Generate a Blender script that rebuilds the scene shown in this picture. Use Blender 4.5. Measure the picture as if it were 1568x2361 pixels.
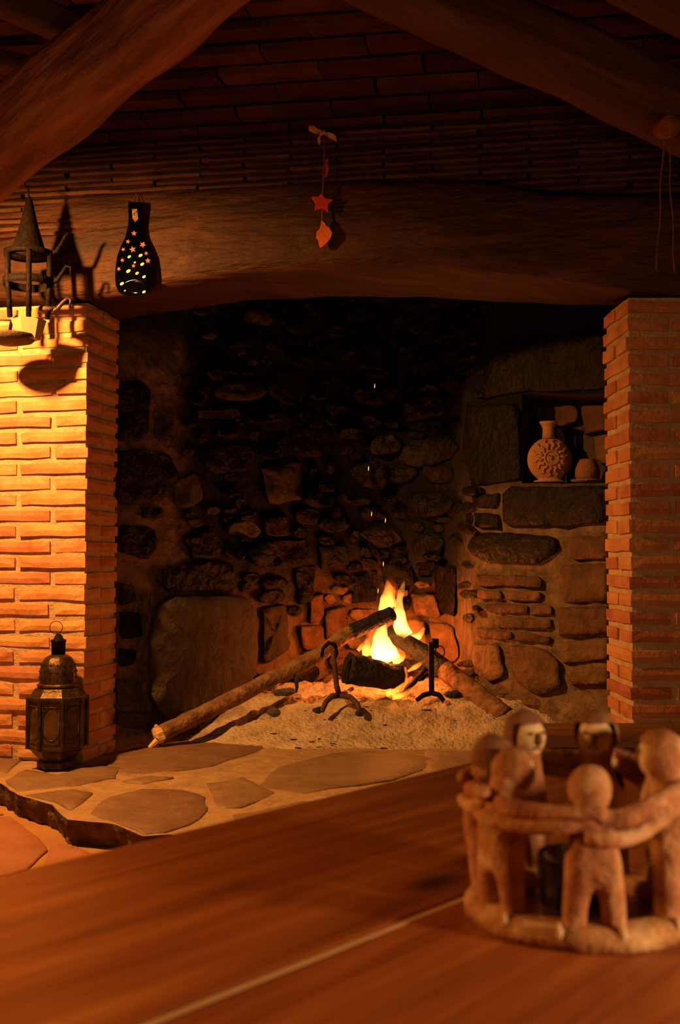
import bpy, math, random
from math import sin, cos, pi, radians, atan2, sqrt
from mathutils import Vector, Matrix, noise as N
for o in list(bpy.data.objects): bpy.data.objects.remove(o)
S = bpy.context.scene
COL = S.collection
V = Vector
rnd = random.Random(7)

# ------------------------------------------------------------------ camera
FPX = 2550.0
TH = math.atan(105 / FPX)
CAM = V((0, 0, .81))
cd = bpy.data.cameras.new('camera'); co = bpy.data.objects.new('camera', cd); COL.objects.link(co)
co.location = CAM; co.rotation_euler = (pi / 2 + TH, 0, 0)
cd.sensor_fit = 'HORIZONTAL'; cd.sensor_width = 36; cd.lens = 36 * FPX / 1568
cd.clip_start = .02
cd.dof.use_dof = True; cd.dof.focus_distance = 4.3; cd.dof.aperture_fstop = 13
S.camera = co
# ------------------------------------------------------------------ view / world / lights
S.view_settings.view_transform = 'Standard'; S.view_settings.look = 'None'
S.view_settings.gamma = 1; S.view_settings.exposure = 0; S.view_settings.use_curve_mapping = False
try:
    S.cycles.use_denoising = True
    S.cycles.max_bounces = 6
    S.cycles.sample_clamp_indirect = 2.0
    S.cycles.caustics_reflective = False; S.cycles.caustics_refractive = False
except Exception: pass
w = bpy.data.worlds.new('world'); S.world = w; w.use_nodes = True
w.node_tree.nodes['Background'].inputs[0].default_value = (1, .5, .2, 1)
w.node_tree.nodes['Background'].inputs[1].default_value = .0015

def lamp(name, loc, energy, color, radius):
    l = bpy.data.lights.new(name, 'POINT'); l.energy = energy; l.color = color; l.shadow_soft_size = radius
    o = bpy.data.objects.new(name, l); o.location = loc; COL.objects.link(o); return o
def spot(name, loc, target, energy, color, radius, deg, blend):
    o = lamp(name, loc, energy, color, radius); l = bpy.data.lights.new(name, 'SPOT'); l.energy = energy; l.color = color
    l.shadow_soft_size = radius; l.spot_size = radians(deg); l.spot_blend = blend; o.data = l
    o.rotation_euler = (V(target) - V(loc)).to_track_quat('-Z', 'Y').to_euler(); return o
spot('wall_lamp_light', (-1.42, 3.16, 1.93), (-1.1, 4.0, .6), 270, (1, .43, .10), .035, 156, .8)     # lamp beside the left pillar, out of frame
lamp('side_room_lamp_light', (-.78, .82, 1.02), 22, (1, .38, .09), .06)    # lamp of the room to the left
lamp('room_lamp_light', (.78, .36, .76), 24, (1, .55, .25), .05)         # low lamp behind and right of the camera
lamp('fire_light', (.20, 4.80, .38), 8.5, (1, .21, .03), .07)
lamp('fire_light', (.26, 5.14, .46), 10, (1, .2, .028), .06)

# ------------------------------------------------------------------ helpers
def ray(px, py):
    x = (px - 784) / FPX; u = -(py - 1180.5) / FPX
    return V((x, cos(TH) - u * sin(TH), sin(TH) + u * cos(TH)))
def at(px, py, Y):
    d = ray(px, py); return CAM + d * (Y / d.y)
def on_z(px, py, z):
    d = ray(px, py); return CAM + d * ((z - CAM.z) / d.z)
def on_line(px, py, a, b):                      # vertical plane through plan points a, b
    d = ray(px, py); n = V((b[1] - a[1], -(b[0] - a[0])))
    k = (a[0] * n.x + a[1] * n.y) / (d.x * n.x + d.y * n.y)
    return CAM + d * k
def lerp(a, b, t): return a + (b - a) * t
def interp(tab, x):
    if x <= tab[0][0]: return tab[0][1]
    for (a, va), (b, vb) in zip(tab, tab[1:]):
        if x <= b: return lerp(va, vb, (x - a) / (b - a))
    return tab[-1][1]
def sstep(a, b, x):
    t = min(1, max(0, (x - a) / (b - a))); return t * t * (3 - 2 * t)
def nz(p, s=1.0, seed=0.0): return N.noise(V((p[0] * s + seed, p[1] * s - seed * .7, p[2] * s + seed * 1.3)))
def nv(p, s=1.0, seed=0.0): return N.noise_vector(V((p[0] * s + seed, p[1] * s - seed * .7, p[2] * s + seed * 1.3)))

WL = {}
def link(o, parent=None, loc=V((0, 0, 0))):
    COL.objects.link(o); WL[o.name] = V(loc)
    if parent is not None:
        o.parent = parent; o.matrix_parent_inverse = Matrix.Translation(-WL[parent.name])
    return o
def mesh(name, vs, fs, mat=None, smooth=False):
    me = bpy.data.meshes.new(name); me.from_pydata([tuple(v) for v in vs], [], fs)
    me.validate(); me.update()
    if smooth: me.polygons.foreach_set('use_smooth', [True] * len(me.polygons))
    if mat: me.materials.append(mat)
    import bmesh
    bm = bmesh.new(); bm.from_mesh(me); bmesh.ops.recalc_face_normals(bm, faces=bm.faces); bm.to_mesh(me); bm.free()
    return me
def obj(name, vf, mat, parent=None, smooth=False, kind=None):
    vs, fs = vf
    vs = [V(v) for v in vs]
    lo = V([min(v[i] for v in vs) for i in range(3)]); hi = V([max(v[i] for v in vs) for i in range(3)])
    c = (lo + hi) / 2
    o = bpy.data.objects.new(name, mesh(name, [v - c for v in vs], fs, mat, smooth))
    o.location = c; link(o, parent, c)
    if kind: o['kind'] = kind
    return o
def thing(name, loc, label, cat, group=None, kind=None):
    o = bpy.data.objects.new(name, None); o.location = loc; o.empty_display_size = .05
    link(o, None, loc); return tag(o, label, cat, group, kind)
def tag(o, label, cat=None, group=None, kind=None):
    o['label'] = label
    if cat: o['category'] = cat
    if group: o['group'] = group
    if kind: o['kind'] = kind
    return o
def join(*vfs):
    V_, F_ = [], []
    for vs, fs in vfs:
        k = len(V_); V_ += list(vs); F_ += [tuple(i + k for i in f) for f in fs]
    return V_, F_
def xf(vf, m): return [m @ V(v) for v in vf[0]], vf[1]

def tube(pts, rads, n=10, amp=0, ns=20, seed=0, closed=False, cap=True, flat=1.0):
    pts = [V(p) for p in pts]; m = len(pts)
    if not isinstance(rads, (list, tuple)): rads = [rads] * m
    vs, fs = [], []
    prev = None
    for i in range(m):
        if closed: t = pts[(i + 1) % m] - pts[i - 1]
        else: t = pts[min(i + 1, m - 1)] - pts[max(i - 1, 0)]
        t.normalize()
        if prev is None:
            a = V((0, 0, 1)) if abs(t.z) < .9 else V((1, 0, 0))
            u = t.cross(a).normalized()
        else:
            u = (prev - t * prev.dot(t)).normalized()
        prev = u; v = t.cross(u)
        for j in range(n):
            an = 2 * pi * j / n
            d = u * cos(an) + v * sin(an) * flat
            p = pts[i] + d * rads[i]
            if amp: p += d * (nz(p, ns, seed) * amp)
            vs.append(p)
    for i in range(m if closed else m - 1):
        for j in range(n):
            a = i * n + j; b = i * n + (j + 1) % n; i2 = (i + 1) % m
            fs.append((a, b, i2 * n + (j + 1) % n, i2 * n + j))
    if cap and not closed:
        fs.append(tuple(range(n))[::-1]); fs.append(tuple((m - 1) * n + j for j in range(n)))
    return vs, fs
def lathe(prof, c, n=24, rot=0, sy=1.0):
    vs, fs = [], []
    for r, z in prof:
        for j in range(n):
            a = 2 * pi * j / n + rot
            vs.append(V((c[0] + r * cos(a), c[1] + r * sin(a) * sy, c[2] + z)))
    m = len(prof)
    for i in range(m - 1):
        for j in range(n):
            fs.append((i * n + j, i * n + (j + 1) % n, (i + 1) * n + (j + 1) % n, (i + 1) * n + j))
    fs.append(tuple(range(n))[::-1]); fs.append(tuple((m - 1) * n + j for j in range(n)))
    return vs, fs
def box(c, s, rotz=0, amp=0, seed=0, sub=(1, 1, 1), bev=0.0):
    """subdivided box, corners eased by bev, jittered by amp"""
    nx, ny, nzz = sub; idx = {}; vs = []; fs = []
    def g(i, j, k):
        if (i, j, k) not in idx:
            p = V(((i / nx - .5) * s[0], (j / ny - .5) * s[1], (k / nzz - .5) * s[2]))
            if bev:
                e = [(i in (0, nx)), (j in (0, ny)), (k in (0, nzz))]
                if sum(e) >= 2:
                    for a in range(3):
                        if e[a]: p[a] -= math.copysign(bev, p[a])
            if amp: p += nv(p + V((seed, seed * .3, 0)), 9, seed) * amp
            idx[(i, j, k)] = len(vs); vs.append(p)
        return idx[(i, j, k)]
    for i in range(nx):
        for j in range(ny):
            fs.append((g(i, j, 0), g(i, j + 1, 0), g(i + 1, j + 1, 0), g(i + 1, j, 0)))
            fs.append((g(i, j, nzz), g(i + 1, j, nzz), g(i + 1, j + 1, nzz), g(i, j + 1, nzz)))
    for i in range(nx):
        for k in range(nzz):
            fs.append((g(i, 0, k), g(i + 1, 0, k), g(i + 1, 0, k + 1), g(i, 0, k + 1)))
            fs.append((g(i, ny, k), g(i, ny, k + 1), g(i + 1, ny, k + 1), g(i + 1, ny, k)))
    for j in range(ny):
        for k in range(nzz):
            fs.append((g(0, j, k), g(0, j, k + 1), g(0, j + 1, k + 1), g(0, j + 1, k)))
            fs.append((g(nx, j, k), g(nx, j + 1, k), g(nx, j + 1, k + 1), g(nx, j, k + 1)))
    m = Matrix.Translation(V(c)) @ Matrix.Rotation(rotz, 4, 'Z')
    return [m @ v for v in vs], fs
def prism(front, off):
    n = len(front); front = [V(p) for p in front]; off = V(off)
    vs = front + [p + off for p in front]
    fs = [tuple(range(n)), tuple(range(2 * n - 1, n - 1, -1))]
    for i in range(n): fs.append((i, (i + 1) % n, n + (i + 1) % n, n + i))
    return vs, fs
def ball(c, r, nu=12, nvv=8, amp=0, ns=10, seed=0):
    vs, fs = [], []
    r = V(r) if not isinstance(r, (int, float)) else V((r, r, r))
    for i in range(nvv + 1):
        th = pi * i / nvv
        for j in range(nu):
            a = 2 * pi * j / nu
            d = V((sin(th) * cos(a), sin(th) * sin(a), cos(th)))
            p = V((d.x * r.x, d.y * r.y, d.z * r.z))
            if amp: p += d * nz(p, ns, seed) * amp
            vs.append(V(c) + p)
    for i in range(nvv):
        for j in range(nu):
            fs.append((i * nu + j, (i + 1) * nu + j, (i + 1) * nu + (j + 1) % nu, i * nu + (j + 1) % nu))
    return vs, fs

# ------------------------------------------------------------------ materials
def nmat(name, stops, scale=6, stretch=(1, 1, 1), rough=.8, bump=.3, bscale=40, rand=.0, detail=6, spec=.3,
         metal=0, dist=.0, fine=.0, coat=0, bdist=.01, soot=None, knots=False):
    m = bpy.data.materials.new(name); m.use_nodes = True
    nt = m.node_tree; nd = nt.nodes; L = nt.links.new
    bs = nd['Principled BSDF']
    tc = nd.new('ShaderNodeTexCoord'); mp = nd.new('ShaderNodeMapping'); L(tc.outputs['Object'], mp.inputs['Vector'])
    mp.inputs['Scale'].default_value = stretch
    oi = nd.new('ShaderNodeObjectInfo')
    cmb = nd.new('ShaderNodeVectorMath'); cmb.operation = 'MULTIPLY'
    cv = nd.new('ShaderNodeCombineXYZ')
    for k in range(3): L(oi.outputs['Random'], cv.inputs[k])
    cmb.inputs[1].default_value = (17.3, 31.7, 11.1); L(cv.outputs[0], cmb.inputs[0])
    ad = nd.new('ShaderNodeVectorMath'); L(mp.outputs[0], ad.inputs[0]); L(cmb.outputs[0], ad.inputs[1])
    n1 = nd.new('ShaderNodeTexNoise'); n1.inputs['Scale'].default_value = scale; n1.inputs['Detail'].default_value = detail
    n1.inputs['Distortion'].default_value = dist; n1.inputs['Roughness'].default_value = .6
    L(ad.outputs[0], n1.inputs['Vector'])
    cr = nd.new('ShaderNodeValToRGB'); L(n1.outputs['Fac'], cr.inputs[0])
    e = cr.color_ramp.elements
    while len(e) < len(stops): e.new(.5)
    for el, (p, c) in zip(e, stops): el.position = p; el.color = (*c, 1)
    out = cr.outputs[0]
    if rand:
        hv = nd.new('ShaderNodeHueSaturation'); L(out, hv.inputs['Color'])
        mr = nd.new('ShaderNodeMapRange'); L(oi.outputs['Random'], mr.inputs[0])
        mr.inputs['To Min'].default_value = 1 - rand; mr.inputs['To Max'].default_value = 1 + rand
        L(mr.outputs[0], hv.inputs['Value'])
        m2 = nd.new('ShaderNodeMapRange'); L(oi.outputs['Random'], m2.inputs[0])
        m2.inputs['To Min'].default_value = .488; m2.inputs['To Max'].default_value = .512
        L(m2.outputs[0], hv.inputs['Hue'])
        out = hv.outputs[0]
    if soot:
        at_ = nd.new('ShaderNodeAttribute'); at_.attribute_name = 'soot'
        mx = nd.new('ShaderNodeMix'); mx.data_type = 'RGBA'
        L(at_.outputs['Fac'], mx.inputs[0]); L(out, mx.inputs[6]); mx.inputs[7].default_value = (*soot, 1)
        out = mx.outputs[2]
    if knots:
        mk = nd.new('ShaderNodeMapping'); L(tc.outputs['Object'], mk.inputs['Vector']); mk.inputs['Scale'].default_value = (4.2, 9, 1)
        vo = nd.new('ShaderNodeTexVoronoi'); vo.inputs['Scale'].default_value = 1; L(mk.outputs[0], vo.inputs['Vector'])
        mr2 = nd.new('ShaderNodeMapRange'); L(vo.outputs['Distance'], mr2.inputs[0])
        mr2.inputs[1].default_value = .05; mr2.inputs[2].default_value = .16; mr2.inputs[3].default_value = .8; mr2.inputs[4].default_value = 0
        mx2 = nd.new('ShaderNodeMix'); mx2.data_type = 'RGBA'; L(mr2.outputs[0], mx2.inputs[0]); L(out, mx2.inputs[6]); mx2.inputs[7].default_value = (.03, .007, .002, 1)
        out = mx2.outputs[2]
    L(out, bs.inputs['Base Color'])
    bs.inputs['Roughness'].default_value = rough; bs.inputs['Metallic'].default_value = metal
    bs.inputs['Specular IOR Level'].default_value = spec
    if coat: bs.inputs['Coat Weight'].default_value = coat; bs.inputs['Coat Roughness'].default_value = .25
    if bump:
        n2 = nd.new('ShaderNodeTexNoise'); n2.inputs['Scale'].default_value = bscale; n2.inputs['Detail'].default_value = 5
        L(ad.outputs[0], n2.inputs['Vector'])
        bp = nd.new('ShaderNodeBump'); bp.inputs['Strength'].default_value = bump; bp.inputs['Distance'].default_value = bdist
        L(n2.outputs['Fac'], bp.inputs['Height']); L(bp.outputs[0], bs.inputs['Normal'])
    return m
def emat(name, col, strength):
    m = bpy.data.materials.new(name); m.use_nodes = True
    b = m.node_tree.nodes['Principled BSDF']
    b.inputs['Base Color'].default_value = (.02, .01, .005, 1)
    b.inputs['Emission Color'].default_value = (*col, 1); b.inputs['Emission Strength'].default_value = strength
    return m
def volmat(name, low, high, s_low, s_high, z0, z1):
    """flame gas: emission that fades and reddens with the height inside the flame"""
    m = bpy.data.materials.new(name); m.use_nodes = True; nt = m.node_tree; nd = nt.nodes; L = nt.links.new
    nd.remove(nd['Principled BSDF'])
    tc = nd.new('ShaderNodeTexCoord'); sx = nd.new('ShaderNodeSeparateXYZ'); L(tc.outputs['Generated'], sx.inputs[0])
    mr = nd.new('ShaderNodeMapRange'); L(sx.outputs['Z'], mr.inputs[0]); mr.inputs[1].default_value = z0; mr.inputs[2].default_value = z1
    cr = nd.new('ShaderNodeValToRGB'); L(mr.outputs[0], cr.inputs[0])
    cr.color_ramp.elements[0].color = (*low, 1); cr.color_ramp.elements[1].color = (*high, 1)
    m2 = nd.new('ShaderNodeMapRange'); L(sx.outputs['Z'], m2.inputs[0]); m2.inputs[1].default_value = z0; m2.inputs[2].default_value = z1
    m2.inputs[3].default_value = s_low; m2.inputs[4].default_value = s_high
    ob = nd.new('ShaderNodeTexNoise'); ob.inputs['Scale'].default_value = 16; L(tc.outputs['Object'], ob.inputs['Vector'])
    mp = nd.new('ShaderNodeMapRange'); L(ob.outputs['Fac'], mp.inputs[0]); mp.inputs[1].default_value = .35; mp.inputs[2].default_value = .65
    mp.inputs[3].default_value = .35; mp.inputs[4].default_value = 1.5
    ml = nd.new('ShaderNodeMath'); ml.operation = 'MULTIPLY'; L(m2.outputs[0], ml.inputs[0]); L(mp.outputs[0], ml.inputs[1])
    em = nd.new('ShaderNodeEmission'); L(cr.outputs[0], em.inputs[0]); L(ml.outputs[0], em.inputs[1])
    L(em.outputs[0], nd['Material Output'].inputs['Volume'])
    return m

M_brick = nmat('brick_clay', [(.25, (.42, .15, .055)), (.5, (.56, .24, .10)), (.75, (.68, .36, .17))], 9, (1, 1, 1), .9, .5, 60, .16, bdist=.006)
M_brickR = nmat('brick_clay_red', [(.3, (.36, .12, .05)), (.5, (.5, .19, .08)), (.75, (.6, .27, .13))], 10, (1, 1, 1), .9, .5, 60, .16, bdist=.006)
M_mortar = nmat('brick_mortar', [(.3, (.42, .26, .14)), (.7, (.6, .42, .25))], 25, rough=.95, bump=.7, bscale=90)
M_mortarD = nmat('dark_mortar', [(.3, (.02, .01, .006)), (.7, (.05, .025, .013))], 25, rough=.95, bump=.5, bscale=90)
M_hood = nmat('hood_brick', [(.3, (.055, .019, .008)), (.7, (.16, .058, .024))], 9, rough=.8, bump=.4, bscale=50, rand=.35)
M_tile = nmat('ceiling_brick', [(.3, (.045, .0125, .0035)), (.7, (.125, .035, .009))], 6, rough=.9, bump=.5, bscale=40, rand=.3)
M_lintel = nmat('lintel_wood', [(.28, (.020, .006, .0017)), (.5, (.050, .0145, .004)), (.75, (.10, .031, .009))], 5, (.35, 2, 3.2), .65, .8, 14, dist=.6, bdist=.02)
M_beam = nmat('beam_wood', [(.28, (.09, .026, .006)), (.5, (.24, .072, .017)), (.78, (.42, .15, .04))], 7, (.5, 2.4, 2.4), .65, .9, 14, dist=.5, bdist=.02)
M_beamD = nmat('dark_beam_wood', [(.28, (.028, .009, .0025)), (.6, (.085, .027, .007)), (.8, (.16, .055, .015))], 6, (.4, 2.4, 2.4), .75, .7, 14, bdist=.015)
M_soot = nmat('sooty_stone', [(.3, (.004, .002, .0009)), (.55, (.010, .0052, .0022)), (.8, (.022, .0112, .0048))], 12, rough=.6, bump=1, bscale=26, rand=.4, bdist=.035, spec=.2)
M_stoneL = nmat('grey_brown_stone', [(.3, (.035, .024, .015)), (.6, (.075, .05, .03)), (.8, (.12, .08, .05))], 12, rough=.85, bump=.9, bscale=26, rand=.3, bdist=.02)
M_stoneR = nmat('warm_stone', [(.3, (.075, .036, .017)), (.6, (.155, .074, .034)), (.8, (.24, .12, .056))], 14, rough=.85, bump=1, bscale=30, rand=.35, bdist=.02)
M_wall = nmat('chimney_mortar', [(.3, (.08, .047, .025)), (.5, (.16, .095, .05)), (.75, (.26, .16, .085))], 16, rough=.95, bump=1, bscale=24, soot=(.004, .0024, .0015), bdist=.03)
M_ash = nmat('ash', [(.28, (.24, .165, .105)), (.5, (.52, .385, .26)), (.75, (.68, .52, .37))], 9, rough=1, bump=1, bscale=60, detail=9, bdist=.02)
M_flag = nmat('flagstone', [(.3, (.17, .095, .05)), (.6, (.25, .142, .073)), (.8, (.34, .20, .105))], 9, rough=.55, bump=.5, bscale=40, rand=.12, spec=.45)
M_hmort = nmat('hearth_mortar', [(.3, (.29, .17, .085)), (.7, (.43, .265, .135))], 14, rough=.95, bump=.8, bscale=40)
M_edgeShade = nmat('rough_shaded_hearth_edge', [(.3, (.06, .032, .016)), (.7, (.2, .115, .055))], 22, rough=.95, bump=1, bscale=30, bdist=.03)  # rough stone, darkened to carry the shade on the hearth's front face
M_floor = nmat('terracotta_floor', [(.3, (.3, .12, .05)), (.7, (.44, .19, .08))], 5, rough=.8, bump=.4, bscale=40, rand=.12)
M_bark = nmat('bark', [(.3, (.09, .045, .022)), (.55, (.24, .12, .06)), (.8, (.36, .2, .11))], 22, (1, 1, 1), .9, 1, 40, bdist=.015)
M_cut = nmat('fresh_wood', [(.3, (.6, .36, .18)), (.7, (.78, .55, .32))], 20, rough=.8, bump=.5)
M_char = nmat('charcoal', [(.3, (.008, .006, .005)), (.7, (.03, .022, .017))], 25, rough=.75, bump=1, bscale=45, bdist=.02)
M_greycoal = nmat('grey_charcoal', [(.3, (.04, .033, .028)), (.7, (.11, .09, .075))], 25, rough=.9, bump=.8, bscale=45)
M_iron = nmat('wrought_iron', [(.3, (.005, .0028, .002)), (.7, (.016, .009, .0055))], 30, rough=.65, bump=.5, bscale=60, spec=.08)
M_iron2 = nmat('rusty_iron', [(.3, (.05, .028, .016)), (.7, (.12, .065, .036))], 30, rough=.7, bump=.5, bscale=60, metal=.2)
M_bronze = nmat('aged_metal', [(.3, (.035, .02, .011)), (.6, (.10, .06, .03)), (.8, (.17, .10, .05))], 35, rough=.42, bump=.4, bscale=60, metal=.7)
M_glassD = nmat('smoked_lantern_glass', [(.35, (.035, .018, .009)), (.6, (.09, .045, .02)), (.8, (.17, .085, .04))], 14, rough=.25, bump=.3, bscale=25, spec=.5)
M_bottle = nmat('bottle_glass', [(.3, (.0005, .0005, .0004)), (.7, (.001, .001, .0007))], 8, rough=.05, bump=0, bscale=18, spec=.4)
M_gold = nmat('gold_foil', [(.35, (.05, .028, .01)), (.65, (.4, .23, .08))], 160, rough=.5, bump=.3, metal=.5)
M_star = nmat('painted_star', [(.3, (.3, .085, .03)), (.7, (.45, .15, .055))], 40, rough=.6, bump=.1)
M_dot = nmat('gold_dot', [(.3, (.9, .6, .25)), (.7, (1, .75, .4))], 40, rough=.5, bump=.1)
M_red = nmat('red_felt', [(.3, (.5, .03, .012)), (.7, (.7, .06, .025))], 60, rough=.95, bump=.3, bscale=200)
M_orange = nmat('orange_felt', [(.3, (.62, .13, .03)), (.7, (.8, .2, .05))], 60, rough=.95, bump=.3, bscale=200)
M_ribbon = nmat('floral_ribbon', [(.42, (.5, .09, .04)), (.5, (.72, .4, .22)), (.8, (.8, .5, .3))], 55, rough=.9, bump=.2)
M_cord = nmat('jute_cord', [(.3, (.12, .05, .02)), (.7, (.2, .09, .04))], 90, rough=.95, bump=.4, bscale=200)
M_clay = nmat('clay', [(.3, (.33, .145, .06)), (.7, (.46, .225, .1))], 18, rough=.9, bump=.4, bscale=70)
M_clayD = nmat('clay_dark', [(.3, (.19, .08, .035)), (.7, (.28, .125, .055))], 18, rough=.9, bump=.5, bscale=70)
M_table = nmat('table_wood', [(.28, (.13, .030, .007)), (.42, (.27, .068, .016)), (.58, (.38, .11, .027)), (.8, (.52, .19, .052))], 15, (.2, 2.6, 2.6), .40, .4, 9, .05, dist=.5, spec=.35, bdist=.006, coat=.05, knots=True)
M_edgeLight = nmat('edge_light_wood', [(.3, (.55, .31, .14)), (.7, (.72, .46, .24))], 10, (.4, 4, 4), .6, .2, 20)  # pale tone stands for light on a plank edge
M_bench = nmat('bench_wood', [(.3, (.13, .045, .015)), (.7, (.3, .11, .035))], 8, (.4, 3, 3), .6, .3, 14)
M_fig = nmat('worn_terracotta', [(.32, (.3, .115, .045)), (.48, (.46, .21, .09)), (.58, (.62, .37, .19)), (.72, (.82, .62, .4))], 28, rough=.85, bump=.4, bscale=120, rand=.1)
M_figface = nmat('cream_paint', [(.3, (.62, .42, .22)), (.6, (.86, .66, .4))], 90, rough=.8, bump=.3, bscale=200)
M_fighair = nmat('brown_paint', [(.3, (.17, .07, .03)), (.7, (.32, .15, .07))], 60, rough=.85, bump=.3, bscale=160)
M_wax = nmat('wax', [(.3, (.3, .26, .22)), (.7, (.45, .4, .35))], 30, rough=.5, bump=.1)
M_coal = emat('glowing_coal', (1, .11, .012), 1.3)
M_spark = emat('spark', (1, .22, .04), 5)
M_flame1 = volmat('flame_core', (1, .55, .12), (1, .30, .03), 85, 16, 0, 1)
M_flame2 = volmat('flame_outer', (1, .2, .015), (1, .1, .005), 6, 1.5, 0, 1)
M_lick = volmat('flame_lick', (1, .24, .02), (1, .2, .015), 75, 45, 0, 1)
M_flame3 = volmat('flame_wisp', (1, .38, .05), (1, .2, .015), 55, 14, 0, 1)
def glass_mat():
    m = bpy.data.materials.new('clear_glass'); m.use_nodes = True
    b = m.node_tree.nodes['Principled BSDF']
    b.inputs['Base Color'].default_value = (.5, .5, .5, 1); b.inputs['Roughness'].default_value = .05
    b.inputs['Transmission Weight'].default_value = .9; b.inputs['IOR'].default_value = 1.45
    return m
M_glass = glass_mat()
def frost_mat():
    m = bpy.data.materials.new('frosted_pane'); m.use_nodes = True
    nt = m.node_tree; b = nt.nodes['Principled BSDF']
    n = nt.nodes.new('ShaderNodeTexNoise'); n.inputs['Scale'].default_value = 40
    r = nt.nodes.new('ShaderNodeValToRGB'); nt.links.new(n.outputs['Fac'], r.inputs[0])
    r.color_ramp.elements[0].color = (.26, .18, .10, 1); r.color_ramp.elements[1].color = (.42, .32, .19, 1)
    nt.links.new(r.outputs[0], b.inputs['Base Color']); b.inputs['Roughness'].default_value = .5
    return m
M_frost = frost_mat()

# ------------------------------------------------------------------ floor and hearth
HZ = .075
fl = obj('floor', box((0, 1.9, -.03), (5, 5, .06)), M_floor); tag(fl, 'terracotta floor in front of the raised hearth', kind='structure')
def flagpoly(pts, z, inset=.0, amp=.008, seed=0, thick=.02, dome=.004):
    c = sum((V(p) for p in pts), V((0, 0, 0))) / len(pts)
    ring = []
    n = len(pts)
    for i in range(n):
        for t in (0, .33, .67):
            p = V(pts[i]).lerp(V(pts[(i + 1) % n]), t)
            p = p + nv(p, 7, seed) * amp; p.z = z
            ring.append(p)
    m = len(ring); vs = []; fs = []
    for k, (s, dz) in enumerate(((1, -thick), (1, -.004), (.965, 0), (.6, dome * .7))):
        for p in ring:
            q = c + (p - c) * s; vs.append(V((q.x, q.y, z + dz + (nz(q, 12, seed) * .004 if k > 1 else 0))))
    vs.append(V((c.x, c.y, z + dome)))
    for k in range(3):
        for i in range(m): fs.append((k * m + i, k * m + (i + 1) % m, (k + 1) * m + (i + 1) % m, (k + 1) * m + i))
    for i in range(m): fs.append((3 * m + i, 3 * m + (i + 1) % m, 4 * m))
    fs.append(tuple(range(m))[::-1])
    return vs, fs
FZ = .0
for i, pp in enumerate(([(-220, 1905), (20, 1885), (90, 1935), (110, 1965), (60, 2010), (-220, 2080)], [(120, 1955), (170, 1958), (240, 1985), (330, 1972), (420, 2060), (180, 2110), (90, 2020)],
                        [(-300, 1820), (-40, 1845), (10, 1880), (-230, 1900)], [(440, 2050), (560, 1975), (900, 1960), (900, 2140), (520, 2150)])):
    obj('floor_tile', flagpoly([on_z(x, y, 0) for x, y in pp], .008, seed=i + 3, thick=.012, dome=.003), M_floor, fl, True)
# hearth slab: rough-edged raised platform
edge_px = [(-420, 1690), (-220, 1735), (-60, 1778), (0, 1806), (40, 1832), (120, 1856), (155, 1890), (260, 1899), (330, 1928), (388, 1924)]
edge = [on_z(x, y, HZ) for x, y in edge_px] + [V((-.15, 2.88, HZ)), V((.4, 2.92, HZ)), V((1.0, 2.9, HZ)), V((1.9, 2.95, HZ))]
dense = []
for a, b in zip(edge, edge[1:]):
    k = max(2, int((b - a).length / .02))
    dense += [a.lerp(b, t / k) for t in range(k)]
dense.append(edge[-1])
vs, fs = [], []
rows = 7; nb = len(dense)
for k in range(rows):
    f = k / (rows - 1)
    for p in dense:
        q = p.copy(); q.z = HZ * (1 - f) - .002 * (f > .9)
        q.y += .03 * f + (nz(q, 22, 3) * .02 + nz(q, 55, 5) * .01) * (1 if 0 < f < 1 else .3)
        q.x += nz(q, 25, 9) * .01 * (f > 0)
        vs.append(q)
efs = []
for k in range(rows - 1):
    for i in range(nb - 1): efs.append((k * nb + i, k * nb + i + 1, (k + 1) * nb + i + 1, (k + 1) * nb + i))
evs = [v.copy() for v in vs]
# top grid back to the chamber
prev = list(range(nb))
for s in range(1, 13):
    cur = []
    for i, p in enumerate(dense):
        q = V((p.x, lerp(p.y, 6.1, (s / 12) ** 1.3), HZ)); q.z += nz(q, 5, 2) * .006 + nz(q, 18, 4) * .003
        cur.append(len(vs)); vs.append(q)
    for i in range(nb - 1): fs.append((prev[i], prev[i + 1], cur[i + 1], cur[i]))
    prev = cur
used = sorted({i for f in fs for i in f}); rm = {o_: n_ for n_, o_ in enumerate(used)}
vs = [vs[i] for i in used]; fs = [tuple(rm[i] for i in f) for f in fs]
hearth = obj('hearth', (vs, fs), M_hmort, None, True); tag(hearth, 'raised stone hearth with mortar joints and a broken front edge', kind='structure')
obj('broken_edge', (evs, efs), M_edgeShade, hearth, True)
flags = [
    [(205, 1880), (255, 1838), (330, 1820), (420, 1822), (470, 1840), (482, 1862), (455, 1890), (392, 1921), (332, 1924), (262, 1896)],
    [(5, 1800), (60, 1778), (130, 1788), (215, 1765), (275, 1772), (270, 1796), (180, 1812), (80, 1822), (40, 1825)],
    [(225, 1760), (300, 1728), (420, 1705), (590, 1700), (640, 1712), (560, 1745), (450, 1776), (300, 1788)],
    [(640, 1770), (760, 1738), (860, 1730), (960, 1742), (1040, 1760), (900, 1800), (700, 1830), (590, 1818)],
    [(480, 1806), (560, 1795), (640, 1830), (560, 1862), (500, 1862)],
    [(285, 1802), (350, 1790), (400, 1795), (330, 1810)],
    [(-260, 1722), (-60, 1705), (60, 1745), (20, 1782), (-40, 1776), (-220, 1728)],
    [(60, 1835), (170, 1822), (215, 1832), (165, 1870), (125, 1850)],
    [(980, 1735), (1120, 1730), (1230, 1790), (1060, 1820), (960, 1770)],
    [(540, 1880), (700, 1850), (820, 1850), (760, 1920), (560, 1930)],
]
for i, pp in enumerate(flags):
    obj('flagstone', flagpoly([on_z(x, y, HZ) for x, y in pp], HZ + .0045, seed=i * 2.3, thick=.02, amp=.02), M_flag, hearth, True)

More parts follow.
